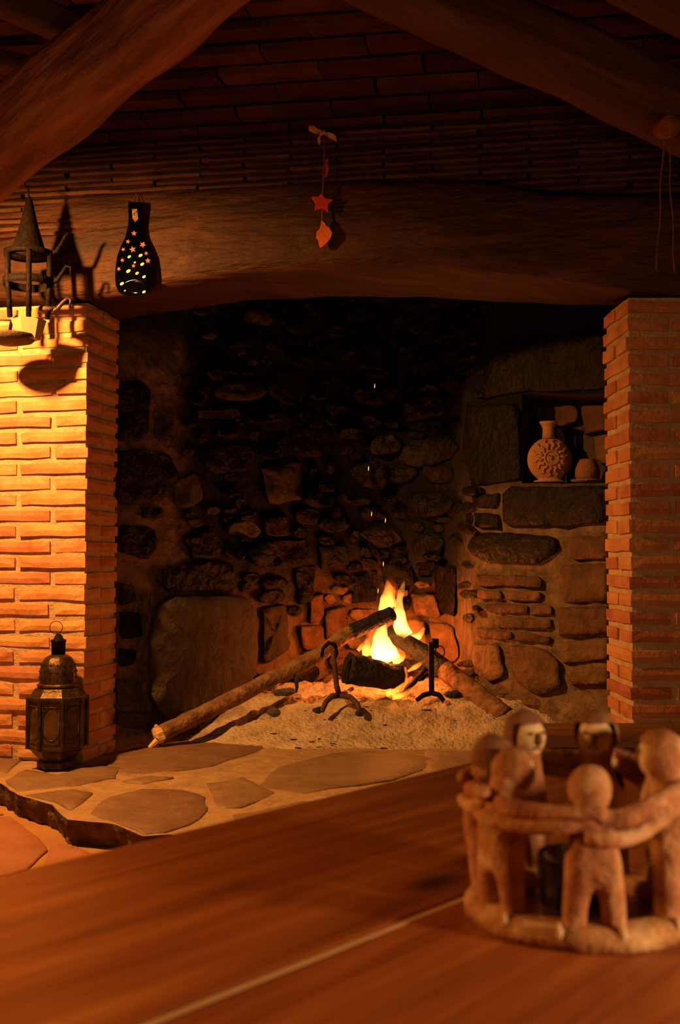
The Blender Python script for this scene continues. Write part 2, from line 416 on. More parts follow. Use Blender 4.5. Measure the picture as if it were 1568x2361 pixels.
# ------------------------------------------------------------------ brick pillars
def brick_mesh(i, L, W, H, mat):
    return mesh('brick', *box((0, 0, 0), (L, W, H), amp=.0045, seed=i * 3.7 + 1, sub=(6, 3, 2), bev=.0035), mat)
def pillar(name, corner, a, b, z0, pitch, nc, width, depth, mat, label, sgn, j=.012):
    a = V((a[0], a[1], 0)).normalized(); b = V((b[0], b[1], 0)).normalized()
    ang = atan2(a.y, a.x); C = V((corner[0], corner[1], 0))
    rec = .011
    ctr = C + a * (width / 2) + b * (depth / 2) + V((0, 0, z0 + nc * pitch / 2))
    core = obj(name, box(ctr, (width - 2 * rec, depth - 2 * rec, nc * pitch), ang, amp=.004, seed=2, sub=(8, 4, 60)), M_mortar)
    tag(core, label, kind='structure')
    Lb = depth; Wb = (depth - j) / 2
    bank = [brick_mesh(i, 1, 1, 1, mat) for i in range(1)]
    full = [brick_mesh(i, Lb, Wb, pitch - .013, mat) for i in range(9)]
    half = [brick_mesh(i + 30, Wb, Wb, pitch - .013, mat) for i in range(5)]
    def put(me, u, v, z, rot):
        p = C + a * u + b * v + V((0, 0, z)) - b * rnd.uniform(-.002, .004)
        o = bpy.data.objects.new('brick', me); o.location = p
        o.rotation_euler = (rnd.uniform(-.01, .01), rnd.uniform(-.012, .012), ang + rot + rnd.uniform(-.008, .008))
        o.scale = (rnd.uniform(.975, 1.01), 1, rnd.uniform(.92, 1.06))
        link(o, core, p)
    for k in range(nc):
        z = z0 + (k + .5) * pitch + rnd.uniform(-.0015, .0015)
        u = 0
        if k % 2 == 0:
            while u < width - .03:
                put(rnd.choice(full), u + Lb / 2, Wb / 2, z, pi * rnd.choice((0, 1)))
                if u == 0: put(rnd.choice(full), Lb / 2, depth - Wb / 2, z, pi * rnd.choice((0, 1)))
                u += Lb + j
        else:
            put(rnd.choice(full), Wb / 2, depth / 2, z, pi / 2)
            u = Wb + j
            while u < width - .03:
                put(rnd.choice(full), u + Lb / 2, Wb / 2, z, pi * rnd.choice((0, 1)))
                u += Lb + j
    return core
LC = (-.913, 3.98); RC = (.896, 3.43)
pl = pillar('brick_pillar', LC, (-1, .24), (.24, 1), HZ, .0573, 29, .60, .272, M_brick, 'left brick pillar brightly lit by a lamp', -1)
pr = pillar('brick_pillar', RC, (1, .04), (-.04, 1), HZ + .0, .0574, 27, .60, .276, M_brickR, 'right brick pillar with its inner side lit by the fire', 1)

# ------------------------------------------------------------------ lintel
def fp(px, py, back=0.0):
    p = on_line(px, py, LC, RC)
    if back:
        d = ray(px, py); p = p + d * (back / d.y)
    return p
topT = [(-400, 480), (0, 458), (60, 455), (200, 449), (400, 440), (560, 431), (760, 420), (1000, 417), (1150, 420), (1240, 445), (1400, 452), (2000, 456)]
frT = [(-400, 690), (150, 689), (205, 690), (300, 678), (400, 655), (560, 628), (760, 612), (1000, 614), (1200, 634), (1380, 664), (1448, 673), (2000, 678)]
bkT = [(-400, 735), (200, 735), (272, 735), (400, 717), (560, 693), (760, 683), (1000, 686), (1200, 698), (1397, 704), (2000, 706)]
vs, fs = [], []
pxs = list(range(-400, 1960, 12))
for px in pxs:
    t = interp(topT, px); f = interp(frT, px); b = interp(bkT, px)
    ring = []
    ring.append(fp(px, t + 14, .30)); ring.append(fp(px, t, .02))
    K = 9
    for k in range(K):
        s = k / (K - 1); p = fp(px, lerp(t + 8, f - 6, s))
        bul = .012 * sin(pi * s)
        p.y -= bul + nz(p * 1.0, 3, 1) * .012 + nz(V((p.x * .8, p.y, p.z * 4)), 6, 8) * .008
        ring.append(p)
    for k in range(4):
        s = (k + .4) / 3.4; p = fp(px, lerp(f, b, s), .012 + .262 * s)
        p.z += nz(p, 6, 3) * .006
        ring.append(p)
    vs += ring
R_ = len(ring)
for i in range(len(pxs) - 1):
    for k in range(R_):
        fs.append((i * R_ + k, i * R_ + (k + 1) % R_, (i + 1) * R_ + (k + 1) % R_, (i + 1) * R_ + k))
fs.append(tuple(range(R_))); fs.append(tuple((len(pxs) - 1) * R_ + k for k in range(R_))[::-1])
lint = obj('lintel_beam', (vs, fs), M_lintel, None, True)
tag(lint, 'massive arched wooden lintel beam spanning the two brick pillars', 'beam')

# ------------------------------------------------------------------ hood of thin bricks and brick ceiling
HA = V((-.913, 4.02, 0)); HB = V((.896, 3.74, 0)); hd = (HB - HA).normalized(); hn = V((hd.y, -hd.x, 0))   # hn towards the camera
hang = atan2(hd.y, hd.x); H0 = (HA + HB) / 2
hood = obj('chimney_hood', box(H0 - hn * .06 + V((0, 0, 2.16)), (4.2, .10, .42), hang), M_mortarD)
tag(hood, 'chimney hood laid in courses of thin dark bricks above the lintel', kind='structure')
pit = .0245
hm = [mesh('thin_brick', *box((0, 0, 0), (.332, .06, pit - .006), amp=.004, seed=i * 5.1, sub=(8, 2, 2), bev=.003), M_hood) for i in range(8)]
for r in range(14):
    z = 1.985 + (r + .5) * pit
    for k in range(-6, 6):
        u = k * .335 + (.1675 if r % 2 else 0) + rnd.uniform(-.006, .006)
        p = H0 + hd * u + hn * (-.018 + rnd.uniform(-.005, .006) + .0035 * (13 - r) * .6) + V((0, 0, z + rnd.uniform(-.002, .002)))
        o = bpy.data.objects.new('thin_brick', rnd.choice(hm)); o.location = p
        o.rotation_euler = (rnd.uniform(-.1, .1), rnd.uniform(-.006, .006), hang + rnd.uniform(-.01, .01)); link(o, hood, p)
CZ = 2.325; SL = .13
cn = (hn + V((0, 0, SL))).normalized()
up = hd.cross(cn); up = up if up.z > 0 else -up
rotC = Matrix((hd, cn, up)).transposed().to_4x4()
cc = H0 + V((0, 0, CZ + .03))
cm = Matrix.Translation(cc) @ rotC
vs, fs = box((0, .72, .028), (4.2, 1.6, .03)); vs = [cm @ v for v in vs]
ceil = obj('ceiling', (vs, fs), M_mortarD); tag(ceil, 'low sloping ceiling of dark brick tiles over the fireplace', kind='structure')
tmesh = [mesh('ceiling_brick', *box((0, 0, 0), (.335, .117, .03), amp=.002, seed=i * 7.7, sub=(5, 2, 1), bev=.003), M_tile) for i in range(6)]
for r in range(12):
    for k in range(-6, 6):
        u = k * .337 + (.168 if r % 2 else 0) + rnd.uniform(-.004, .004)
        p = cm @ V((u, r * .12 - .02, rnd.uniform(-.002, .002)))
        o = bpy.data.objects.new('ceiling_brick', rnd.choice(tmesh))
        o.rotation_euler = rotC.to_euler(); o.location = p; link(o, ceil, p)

# ------------------------------------------------------------------ roof timbers
def beam(name, p0, p1, w0, w1, h, mat, seed=0, roll=0, rough=.012, nseg=60, round_=.3):
    p0 = V(p0); p1 = V(p1); x = (p1 - p0).normalized(); L_ = (p1 - p0).length
    y = V((0, 0, 1)).cross(x).normalized(); z = x.cross(y)
    m = Matrix((x, y, z)).transposed().to_4x4() @ Matrix.Rotation(roll, 4, 'X'); m.translation = p0
    vs, fs = [], []; n = 24
    for i in range(nseg + 1):
        s = i / nseg; ww = lerp(w0, w1, s)
        for j in range(n):
            a = 2 * pi * j / n; c, d = cos(a), sin(a)
            q = (abs(c) ** (2 / round_ if round_ > 1 else 8) + abs(d) ** (8 if round_ <= 1 else 2 / round_))
            e = 5 if round_ < .5 else 2.6
            k = 1 / (abs(c) ** e + abs(d) ** e) ** (1 / e)
            p = V((s * L_, c * k * h / 2, d * k * ww / 2))
            f = 1 + nz(V((p.x * .9, c, d)), 1.6, seed) * rough * 9
            p.y *= f; p.z *= f
            p += V((0, nz(V((p.x, c * .3, d * .3)), 7, seed + 3), nz(V((p.x, c * .3, d * .3)), 6, seed + 8))) * rough
            p.y += nz(V((p.x * 2.5, p.y * 14, p.z * 14)), 2, seed) * rough * .7
            p.z += .03 * sin(p.x * 2.2 + seed)
            vs.append(p)
    for i in range(nseg):
        for j in range(n): fs.append((i * n + j, i * n + (j + 1) % n, (i + 1) * n + (j + 1) % n, (i + 1) * n + j))
    fs.append(tuple(range(n))); fs.append(tuple(nseg * n + j for j in range(n))[::-1])
    o = bpy.data.objects.new(name, mesh(name, vs, fs, mat, True)); o.matrix_world = m; link(o, None, p0); return o
b1 = beam('roof_beam', at(-230, 562, 2.92), at(640, -211, 2.66), .19, .18, .17, M_beam, 1.3, rough=.012)
tag(b1, 'thick rough-hewn diagonal timber across the upper left, lit orange', 'beam')
b2 = beam('roof_beam', at(560, -240, 2.72), at(1760, 388, 2.78), .155, .165, .15, M_beamD, 4.7, rough=.008)
tag(b2, 'dark rounded timber slanting down across the upper right corner', 'beam')
b3 = beam('rafter', at(-300, -105, 2.62), at(250, 95, 2.98), .075, .075, .09, M_beamD, 2.2, rough=.004)
tag(b3, 'short dark rafter in the top left corner behind the diagonal timber', 'beam')
b4 = beam('rafter', at(-260, 75, 2.98), at(200, 215, 3.1), .045, .045, .08, M_beamD, 6.2, rough=.004)
tag(b4, 'thin lower rafter under the top left corner meeting the diagonal timber', 'beam')
b5 = beam('rafter', at(1000, -260, 2.55), at(1900, 160, 2.45), .07, .07, .08, M_beamD, 9.2, rough=.004)
tag(b5, 'black rafter in the top right corner above the rounded timber', 'beam')
# pole end
pe = at(1545, 291, 2.58)
dv = V((.2, 1, .36)).normalized()
pole = obj('round_pole', tube([pe + dv * (.16 * i / 8) for i in range(9)], [.0245, .027] + [.0275] * 7, 16, .003, 20, 2), M_beam, None, True)
tag(pole, 'round sawn-off pole end jutting out below the right timber', 'pole')
for i, (xa, ya, xb, yb, lab) in enumerate(((1541, 318, 1556, 628, 'string shadow built as a thin dark cord straight under the round pole end'), (1531, 300, 1514, 622, 'string shadow built as a thin dark cord slightly slanted left of the other below the pole'))):
    pts = [at(lerp(xa, xb, t / 14) + 2 * sin(t * .9), lerp(ya, yb, t / 14), 2.63 + .012 * i) for t in range(15)]
    obj('cord', tube(pts, .0022, 6), M_cord, pole, True)  # thin string shadows, built here as solid cords

# ------------------------------------------------------------------ fire chamber wall of stone
YT = [(150, 3.95), (262, 4.26), (340, 4.42), (430, 4.62), (520, 4.85), (600, 5.02), (680, 5.24), (760, 5.42), (860, 5.52), (960, 5.50), (1030, 5.36), (1062, 5.05), (1085, 4.82), (1160, 4.66), (1240, 4.5), (1330, 4.32), (1412, 4.15), (1560, 3.85)]
def Yw(px): return (interp(YT, px - 9) + interp(YT, px) + interp(YT, px + 9)) / 3
def wp(px, py, out=0.0): return at(px, py, Yw(px) - out)
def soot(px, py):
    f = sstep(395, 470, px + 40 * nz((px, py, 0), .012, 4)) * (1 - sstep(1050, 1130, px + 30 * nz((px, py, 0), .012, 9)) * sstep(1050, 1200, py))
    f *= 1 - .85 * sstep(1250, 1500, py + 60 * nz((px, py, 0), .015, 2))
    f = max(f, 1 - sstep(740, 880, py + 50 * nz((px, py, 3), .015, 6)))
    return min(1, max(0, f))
NI = (1204, 908, 1402, 1114)        # niche in photo pixels
def in_niche(x, y): return NI[0] < x < NI[2] and NI[1] < y < NI[3]
gx = [248 + 8 * i for i in range(0, 163)]; gy = [420 + 10 * j for j in range(0, 134)]
gx = sorted(set(gx + [NI[0], NI[2]])); gy = sorted(set(gy + [NI[1], NI[3]]))
vs, fs, so = [], [], []
for y in gy:
    for x in gx:
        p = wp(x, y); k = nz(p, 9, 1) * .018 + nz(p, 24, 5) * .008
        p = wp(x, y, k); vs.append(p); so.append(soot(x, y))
W_ = len(gx)
for j in range(len(gy) - 1):
    for i in range(W_ - 1):
        mx, my = (gx[i] + gx[i + 1]) / 2, (gy[j] + gy[j + 1]) / 2
        if in_niche(mx, my): continue
        fs.append((j * W_ + i, j * W_ + i + 1, (j + 1) * W_ + i + 1, (j + 1) * W_ + i))
wall = obj('wall_back', (vs, fs), M_wall, None, True); tag(wall, 'sooty stone back wall of the fireplace with pale mortar on its left side', kind='structure')
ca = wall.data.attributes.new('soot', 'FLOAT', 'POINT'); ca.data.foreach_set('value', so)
# niche recess (sides, roof, floor and back) - part of the wall
DEP = .30
def npt(x, y, d): return at(x, y, Yw(min(max(x, NI[0]), NI[2])) + d) if d == 0 else None
f00 = [wp(NI[0], NI[1], -.005), wp(NI[2], NI[1], -.005), wp(NI[2], NI[3], -.005), wp(NI[0], NI[3], -.005)]
nn = V((.32, .95, 0)).normalized()
vs, fs = [], []
K = 7
for k in range(K):
    for (q, tw) in zip(f00, ((0, 0), (0, 0), (0, 0), (0, 0))):
        p = q + nn * (DEP * k / (K - 1)); vs.append(p)
# rings of 24 points for a rough recess
vs, fs = [], []
ringn = 40
def rectpt(t):
    t = t * 4 % 4; i = int(t); return f00[i].lerp(f00[(i + 1) % 4], t - i)
for k in range(K):
    for i in range(ringn):
        p = rectpt(i / ringn) + nn * (DEP * k / (K - 1))
        if k: p += nv(p, 8, 3) * .012
        vs.append(p)
for k in range(K - 1):
    for i in range(ringn): fs.append((k * ringn + i, k * ringn + (i + 1) % ringn, (k + 1) * ringn + (i + 1) % ringn, (k + 1) * ringn + i))
fs.append(tuple((K - 1) * ringn + i for i in range(ringn)))
obj('niche', (vs, fs), M_stoneL, wall)

def stone(poly, out=.03, seed=0, mat=None, mapf=wp, rough=.85, back=.05, flat=False):
    n = len(poly); cx = sum(p[0] for p in poly) / n; cy = sum(p[1] for p in poly) / n
    # resample outline
    per = [sqrt((poly[i][0] - poly[(i + 1) % n][0]) ** 2 + (poly[i][1] - poly[(i + 1) % n][1]) ** 2) for i in range(n)]
    tot = sum(per); m = max(12, min(22, int(tot / 16))); ring = []
    for i in range(m):
        d = tot * i / m; j = 0
        while d > per[j]: d -= per[j]; j += 1
        a, b = poly[j], poly[(j + 1) % n]; t = d / per[j]
        x, y = lerp(a[0], b[0], t), lerp(a[1], b[1], t)
        x += nz((x, y, seed), .05, 1) * 5; y += nz((x, y, seed), .05, 7) * 4
        ring.append((x, y))
    vs, fs = [], []
    sx = [(1.0, -back), (1.0, out * .55), (.95, out * .95), (.70, out * 1.05), (.35, out * 1.08)]
    tilt = (rnd.uniform(-.6, .6), rnd.uniform(-.2, .9))
    ext = max(60, tot / 4)
    if flat: tilt = (.05, .0); rough = .3
    for k, (s, o_) in enumerate(sx):
        for (x, y) in ring:
            X = cx + (x - cx) * s; Y = cy + (y - cy) * s
            oo = o_
            if k >= 2: oo += out * (tilt[0] * (X - cx) / ext + tilt[1] * (Y - cy) / ext) + rough * max(out, .03) * (nz((X, Y, seed), .03, 3) + .7 * nz((X, Y, seed), .08, 5))
            vs.append(mapf(X, Y, oo))
    vs.append(mapf(cx, cy, out * 1.08))
    for k in range(len(sx) - 1):
        for i in range(m): fs.append((k * m + i, k * m + (i + 1) % m, (k + 1) * m + (i + 1) % m, (k + 1) * m + i))
    for i in range(m): fs.append(((len(sx) - 1) * m + i, (len(sx) - 1) * m + (i + 1) % m, len(sx) * m))
    return vs, fs
def put_stone(poly, out, mat, parent=None, name='stone', **kw):
    put_stone.k += 1
    o = obj(name, stone(poly, out, put_stone.k * 1.7, **kw), mat, parent or wall, True)
    return o
put_stone.k = 0
hand = [  # polygon, proud, material
    ([(262, 880), (330, 876), (348, 905), (342, 1000), (320, 1018), (262, 1016)], .018, M_soot),
    ([(354, 952), (398, 946), (404, 1000), (386, 1032), (358, 1012)], .012, M_stoneL),
    ([(262, 1040), (330, 1032), (395, 1050), (416, 1110), (382, 1150), (300, 1166), (262, 1160)], .02, M_soot),
    ([(322, 1168), (378, 1172), (375, 1197), (330, 1197)], .012, M_soot),
    ([(276, 1208), (355, 1218), (368, 1258), (338, 1290), (276, 1276)], .015, M_soot),
    ([(404, 1108), (455, 1090), (470, 1150), (440, 1172), (402, 1166)], .02, M_stoneL),
    ([(424, 1240), (496, 1216), (520, 1258), (492, 1290), (440, 1286)], .03, M_soot),
    ([(372, 1312), (470, 1292), (540, 1302), (546, 1362), (376, 1364)], .05, M_soot),
    ([(362, 1392), (400, 1372), (540, 1370), (590, 1388), (594, 1560), (560, 1604), (480, 1648), (380, 1668), (345, 1600), (343, 1480)], .14, M_stoneL),
    ([(276, 1342), (308, 1350), (316, 1388), (276, 1396)], .012, M_soot),
    ([(276, 1412), (322, 1410), (330, 1466), (276, 1474)], .012, M_soot),
    ([(274, 1496), (318, 1500), (308, 1530), (274, 1540)], .012, M_soot),
    ([(270, 1640), (374, 1645), (374, 1682), (270, 1676)], .06, M_stoneL),
    ([(270, 1570), (322, 1572), (330, 1630), (270, 1628)], .015, M_stoneL),
    ([(570, 1272), (620, 1246), (712, 1246), (722, 1300), (640, 1316), (585, 1304)], .07, M_soot),
    ([(734, 1262), (800, 1256), (806, 1302), (742, 1312)], .05, M_soot),
    ([(610, 1196), (660, 1190), (668, 1238), (612, 1236)], .05, M_soot),
    ([(600, 1082), (690, 1062), (702, 1150), (622, 1166)], .05, M_stoneL),
    ([(452, 946), (552, 940), (556, 966), (456, 964)], .04, M_stoneL),
    ([(606, 1404), (662, 1392), (668, 1500), (610, 1532)], .06, M_stoneL),
    ([(682, 1312), (728, 1302), (724, 1386), (688, 1394)], .05, M_soot),
    ([(750, 1410), (800, 1396), (804, 1466), (752, 1478)], .05, M_stoneR),
    ([(716, 1376), (746, 1368), (746, 1428), (716, 1440)], .05, M_stoneR),
    ([(690, 1444), (745, 1440), (748, 1490), (700, 1500)], .05, M_stoneR),
    ([(820, 1330), (870, 1322), (866, 1384), (812, 1392)], .05, M_soot),
    ([(950, 1370), (1000, 1372), (1018, 1424), (960, 1420)], .05, M_stoneR),
    ([(985, 1436), (1044, 1440), (1058, 1520), (1010, 1540)], .06, M_stoneR),
    ([(880, 1300), (950, 1302), (955, 1352), (885, 1350)], .05, M_soot),
    ([(1000, 1300), (1052, 1310), (1050, 1420), (1010, 1410)], .05, M_soot),
    # right side
    ([(1076, 934), (1196, 930), (1201, 1106), (1090, 1122), (1066, 1050)], .03, M_soot),
    ([(1158, 1140), (1180, 1122), (1404, 1120), (1404, 1206), (1300, 1214), (1160, 1212)], .05, M_soot),
    ([(1086, 1240), (1110, 1226), (1280, 1236), (1290, 1272), (1236, 1300), (1120, 1296), (1074, 1270)], .045, M_soot),
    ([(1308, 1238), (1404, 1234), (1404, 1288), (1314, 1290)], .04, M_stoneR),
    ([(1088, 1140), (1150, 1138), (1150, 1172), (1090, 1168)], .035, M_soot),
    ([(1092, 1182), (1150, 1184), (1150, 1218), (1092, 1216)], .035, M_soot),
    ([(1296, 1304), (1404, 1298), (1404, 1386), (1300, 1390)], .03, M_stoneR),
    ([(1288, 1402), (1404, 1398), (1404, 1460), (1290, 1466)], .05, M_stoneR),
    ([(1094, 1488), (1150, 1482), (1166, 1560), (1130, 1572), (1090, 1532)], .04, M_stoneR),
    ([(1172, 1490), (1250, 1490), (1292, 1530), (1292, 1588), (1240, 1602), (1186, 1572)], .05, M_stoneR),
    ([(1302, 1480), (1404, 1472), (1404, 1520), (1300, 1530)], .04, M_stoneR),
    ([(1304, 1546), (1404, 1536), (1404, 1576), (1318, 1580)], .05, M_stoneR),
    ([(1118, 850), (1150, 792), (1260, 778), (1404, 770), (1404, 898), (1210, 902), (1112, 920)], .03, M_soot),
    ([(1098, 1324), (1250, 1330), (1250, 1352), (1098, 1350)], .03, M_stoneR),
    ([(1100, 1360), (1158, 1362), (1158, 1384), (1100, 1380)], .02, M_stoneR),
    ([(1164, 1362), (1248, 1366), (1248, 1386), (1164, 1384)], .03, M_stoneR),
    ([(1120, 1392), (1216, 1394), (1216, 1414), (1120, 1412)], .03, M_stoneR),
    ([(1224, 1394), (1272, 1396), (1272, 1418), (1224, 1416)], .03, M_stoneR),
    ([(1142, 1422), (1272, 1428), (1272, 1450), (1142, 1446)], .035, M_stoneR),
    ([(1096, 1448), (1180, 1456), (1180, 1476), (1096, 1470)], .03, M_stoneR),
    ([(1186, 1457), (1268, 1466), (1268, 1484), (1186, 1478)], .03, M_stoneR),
]
def inpoly(x, y, P):
    c = False; n = len(P); j = n - 1
    for i in range(n):
        if (P[i][1] > y) != (P[j][1] > y) and x < (P[j][0] - P[i][0]) * (y - P[i][1]) / (P[j][1] - P[i][1]) + P[i][0]: c = not c
        j = i
    return c
for P, out, m in hand: put_stone(P, max(out, .036), m, flat=out > .1 or P[0][0] > 1060)
boxes = [(min(p[0] for p in P) - 2, min(p[1] for p in P) - 2, max(p[0] for p in P) + 2, max(p[1] for p in P) + 2) for P, _, _ in hand] + [(NI[0] - 6, NI[1] - 6, NI[2] + 40, NI[3] + 6)]
def free(x0, y0, x1, y1):
    for a, b, c, d in boxes:
        ox = min(x1, c) - max(x0, a); oy = min(y1, d) - max(y0, b)
        if ox > 9 and oy > 7: return False
    return True
r2 = random.Random(21)
def scatter(n, wr, hr, x0, x1, y0, y1):
    for _ in range(n):
        wd = r2.uniform(*wr); h = r2.uniform(*hr); x = r2.uniform(x0, x1 - wd); y = r2.uniform(y0, y1)
        if not free(x, y, x + wd, y + h): continue
        cx, cy = x + wd / 2, y + h / 2; K = r2.randint(6, 9); P = []; tl = r2.uniform(-.14, .14)
        for q in range(K):
            a = 2 * pi * (q + r2.uniform(-.25, .25)) / K; c, d = cos(a), sin(a)
            k = (abs(c) ** 3.2 + abs(d) ** 3.2) ** (-1 / 3.2) * r2.uniform(.84, 1.06)
            dx = c * k * wd / 2; P.append((cx + dx, cy + d * k * h / 2 + tl * dx))
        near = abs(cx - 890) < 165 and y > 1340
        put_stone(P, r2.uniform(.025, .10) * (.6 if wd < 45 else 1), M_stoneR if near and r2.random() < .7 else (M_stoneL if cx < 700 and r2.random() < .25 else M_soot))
        boxes.append((x, y, x + wd, y + h))
scatter(120, (80, 150), (45, 85), 420, 1120, 620, 1540)
scatter(420, (55, 95), (26, 52), 420, 1130, 620, 1560)
scatter(1500, (24, 55), (16, 32), 415, 1135, 640, 1590)
# stones at the back of the niche, lit on its right
def nicheback(px, py, out=0.0):
    p = wp(min(max(px, NI[0]), NI[2]), py, 0) + nn * DEP; return at(px, py, p.y - out)
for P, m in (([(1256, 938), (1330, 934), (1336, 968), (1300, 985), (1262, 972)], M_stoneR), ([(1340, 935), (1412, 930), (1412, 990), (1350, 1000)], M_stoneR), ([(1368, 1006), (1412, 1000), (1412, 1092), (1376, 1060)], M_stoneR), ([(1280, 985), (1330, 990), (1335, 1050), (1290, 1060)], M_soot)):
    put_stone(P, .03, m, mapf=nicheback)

# ------------------------------------------------------------------ ash bed
def ash_z(x, y):
    s = sstep(4.10, 4.85, y) * sstep(-.85, -.30, x + .25 * (y - 4.5)) 
    z = HZ - .03 + .165 * s
    z += .035 * s * math.exp(-((x - .05) ** 2 + (y - 4.66) ** 2) / .03)
    z += .05 * sstep(.35, .8, x) * sstep(4.0, 4.5, y)
    z += (nz((x, y, 0), 7, 1) * .026 + abs(nz((x, y, 0), 15, 3)) * .032 + nz((x, y, 0), 45, 6) * .009) * (.12 + s)
    return z
vs, fs = [], []
nx, ny = 130, 120
for j in range(ny + 1):
    for i in range(nx + 1):
        x = -1.05 + 2.05 * i / nx; yy = 3.98 + 1.72 * j / ny
        vs.append(V((x, yy, ash_z(x, yy))))
for j in range(ny):
    for i in range(nx):
        k = j * (nx + 1) + i; fs.append((k, k + 1, k + nx + 2, k + nx + 1))
tag(obj('ash_bed', (vs, fs), M_ash, None, True), 'bed of pale ash heaped under and around the fire', 'ash', kind='stuff')
def rock(c, r, seed, sub=1):
    vs, fs = ball((0, 0, 0), r, 9, 6, amp=min(r) * .7, ns=1 / max(r) * .9, seed=seed)
    return [V(v) + V(c) for v in vs], fs
def ash_at(px, py):
    Y = 4.0
    while Y < 5.6:
        p = at(px, py, Y)
        if p.z <= ash_z(p.x, p.y): return p
        Y += .01
    return at(px, py, 4.6)
lumps = [((628, 1648), (.034, .03, .02), 'grey block of charcoal lying on the ash below the long branch'),
         ((733, 1640), (.022, .02, .014), 'small charcoal lump by the left foot of the left andiron'),
         ((826, 1650), (.016, .018, .013), 'small dark charcoal bit by the right foot of the left andiron'),
         ((1130, 1585), (.03, .03, .02), 'charred lump beside the right log near the wall'),
         ((655, 1600), (.06, .03, .02), 'long ash-covered ember piece under the middle of the branch'),
         ((1045, 1606), (.035, .03, .018), 'dark charred chunk at the foot of the right andiron')]
for i, ((px, py), r, lab) in enumerate(lumps):
    p = ash_at(px, py); p.z += r[2] * .5
    tag(obj('charcoal_lump', rock(p, r, i * 3.1), M_greycoal if i in (0, 4) else M_char, None, False), lab, 'charcoal')
# crumbs of charcoal and twigs on the ash (uncountable)
parts = []
for i in range(80):
    px, py = rnd.uniform(560, 1130), rnd.uniform(1625, 1735)
    if rnd.random() < .4: px, py = rnd.gauss(700, 60), rnd.gauss(1715, 14)
    p = ash_at(px, py); s = rnd.uniform(.001, .0032) if rnd.random() < .8 else rnd.uniform(.004, .007)
    parts.append(rock(p + V((0, 0, s * .2)), (s * rnd.uniform(.8, 4), s, s * .5), i))
tag(obj('charcoal_crumbs', join(*parts), M_char), 'tiny charcoal crumbs scattered over the ash', 'charcoal', kind='stuff')
for i, (c, r, lab) in enumerate((((1340, 1622), (.07, .06, .05), 'pale rubble stone at the foot of the right wall by the pillar'), ((1250, 1628), (.09, .06, .035), 'broken rubble stone at the right edge of the ash bed'), ((1180, 1602), (.05, .045, .03), 'fire-lit rubble stone behind the right log'), ((1375, 1600), (.05, .05, .06), 'upright rubble stone leaning at the right pillar'))):
    p = ash_at(*c); tag(obj('rubble_stone', rock(p + V((0, 0, r[2] * .3)), r, i * 5.3 + 1), M_stoneR, None, False), lab, 'stone')

# ------------------------------------------------------------------ logs
def wood_log(name, pts, r, label, mat, seed, cutend=None, n=14, amp=.006):
    P = []
    for a, b in zip(pts, pts[1:]):
        for t in range(8): P.append(V(a).lerp(V(b), t / 8))
    P.append(V(pts[-1]))
    R = [lerp(r[0], r[1], i / (len(P) - 1)) for i in range(len(P))]
    P = [p + nv(p, 3, seed) * .008 for p in P]
    t = thing(name, P[0] - V((0, 0, R[0])), label, 'log')
    obj('bark', tube(P, R, n, amp, 25, seed), mat, t, True)
    return t, P, R
t, P, R = wood_log('long_branch', [at(372, 1692, 4.30), at(480, 1640, 4.42), at(600, 1577, 4.58), at(735, 1512, 4.69), at(800, 1462, 4.74), at(905, 1412, 4.80)], (.033, .032), 'long bark-covered branch leaning from the hearth edge into the fire', M_bark, 2)
ax = (P[0] - P[1]).normalized()
vs, fs = tube([P[0] + ax * .0, P[0] + ax * .022, P[0] + ax * .03], [.032, .03, .012], 12, .014, 60, 4)
obj('broken_end', (vs, fs), M_cut, t)
obj('splinter', tube([P[0] + ax * .01 - V((0, 0, .015)), P[0] + ax * .055 - V((0, 0, .03))], [.014, .006], 7, .004, 50, 2), M_cut, t)
obj('splinter', tube([P[0] + ax * .01 + V((0, 0, .015)), P[0] + ax * .02 + V((-.006, 0, .042))], [.012, .005], 7, .004, 50, 8), M_cut, t)
obj('knot', tube([at(520, 1625, 4.5), at(502, 1610, 4.48)], [.012, .008], 8, .002, 50, 2), M_bark, t, True)
obj('twig', tube([at(682, 1560, 4.62), at(685, 1585, 4.61), at(683, 1598, 4.61)], [.010, .007, .002], 7, .003, 50, 2), M_char, t, True)
obj('charred_tip', tube([P[-9] + (P[-8] - P[-9]) * .2] + P[-8:] + [P[-1] + (P[-1] - P[-2]) * .3], [.031] + [.0335] * 7 + [.033, .022], 14, .006, 25, 2), M_char, t, True)
t, P, R = wood_log('log', [at(898, 1455, 5.02), at(960, 1495, 4.94), at(1040, 1555, 4.80), at(1100, 1602, 4.66), at(1158, 1652, 4.52)], (.038, .048), 'thick log sloping down to the right from the fire', M_bark, 6)
obj('charred_part', tube(P[:18], [r * (1.04 if i < 14 else 1.04 - .025 * (i - 13)) for i, r in enumerate(R[:18])], 14, .006, 25, 6), M_char, t, True)
t, P, R = wood_log('charred_log', [at(800, 1543, 4.64), at(850, 1552, 4.67), at(925, 1562, 4.74)], (.070, .052), 'short thick charred black log lying in the middle of the fire', M_char, 9, amp=.010, n=20)
t, P, R = wood_log('log', [at(835, 1500, 4.95), at(900, 1522, 4.95), at(990, 1535, 4.96)], (.02, .026), 'thin burning stick lying across behind the charred log', M_char, 12)
t, P, R = wood_log('log', [at(930, 1600, 4.72), at(955, 1570, 4.8), at(985, 1535, 4.9)], (.012, .012), 'thin burning twig right of the charred log', M_char, 15)

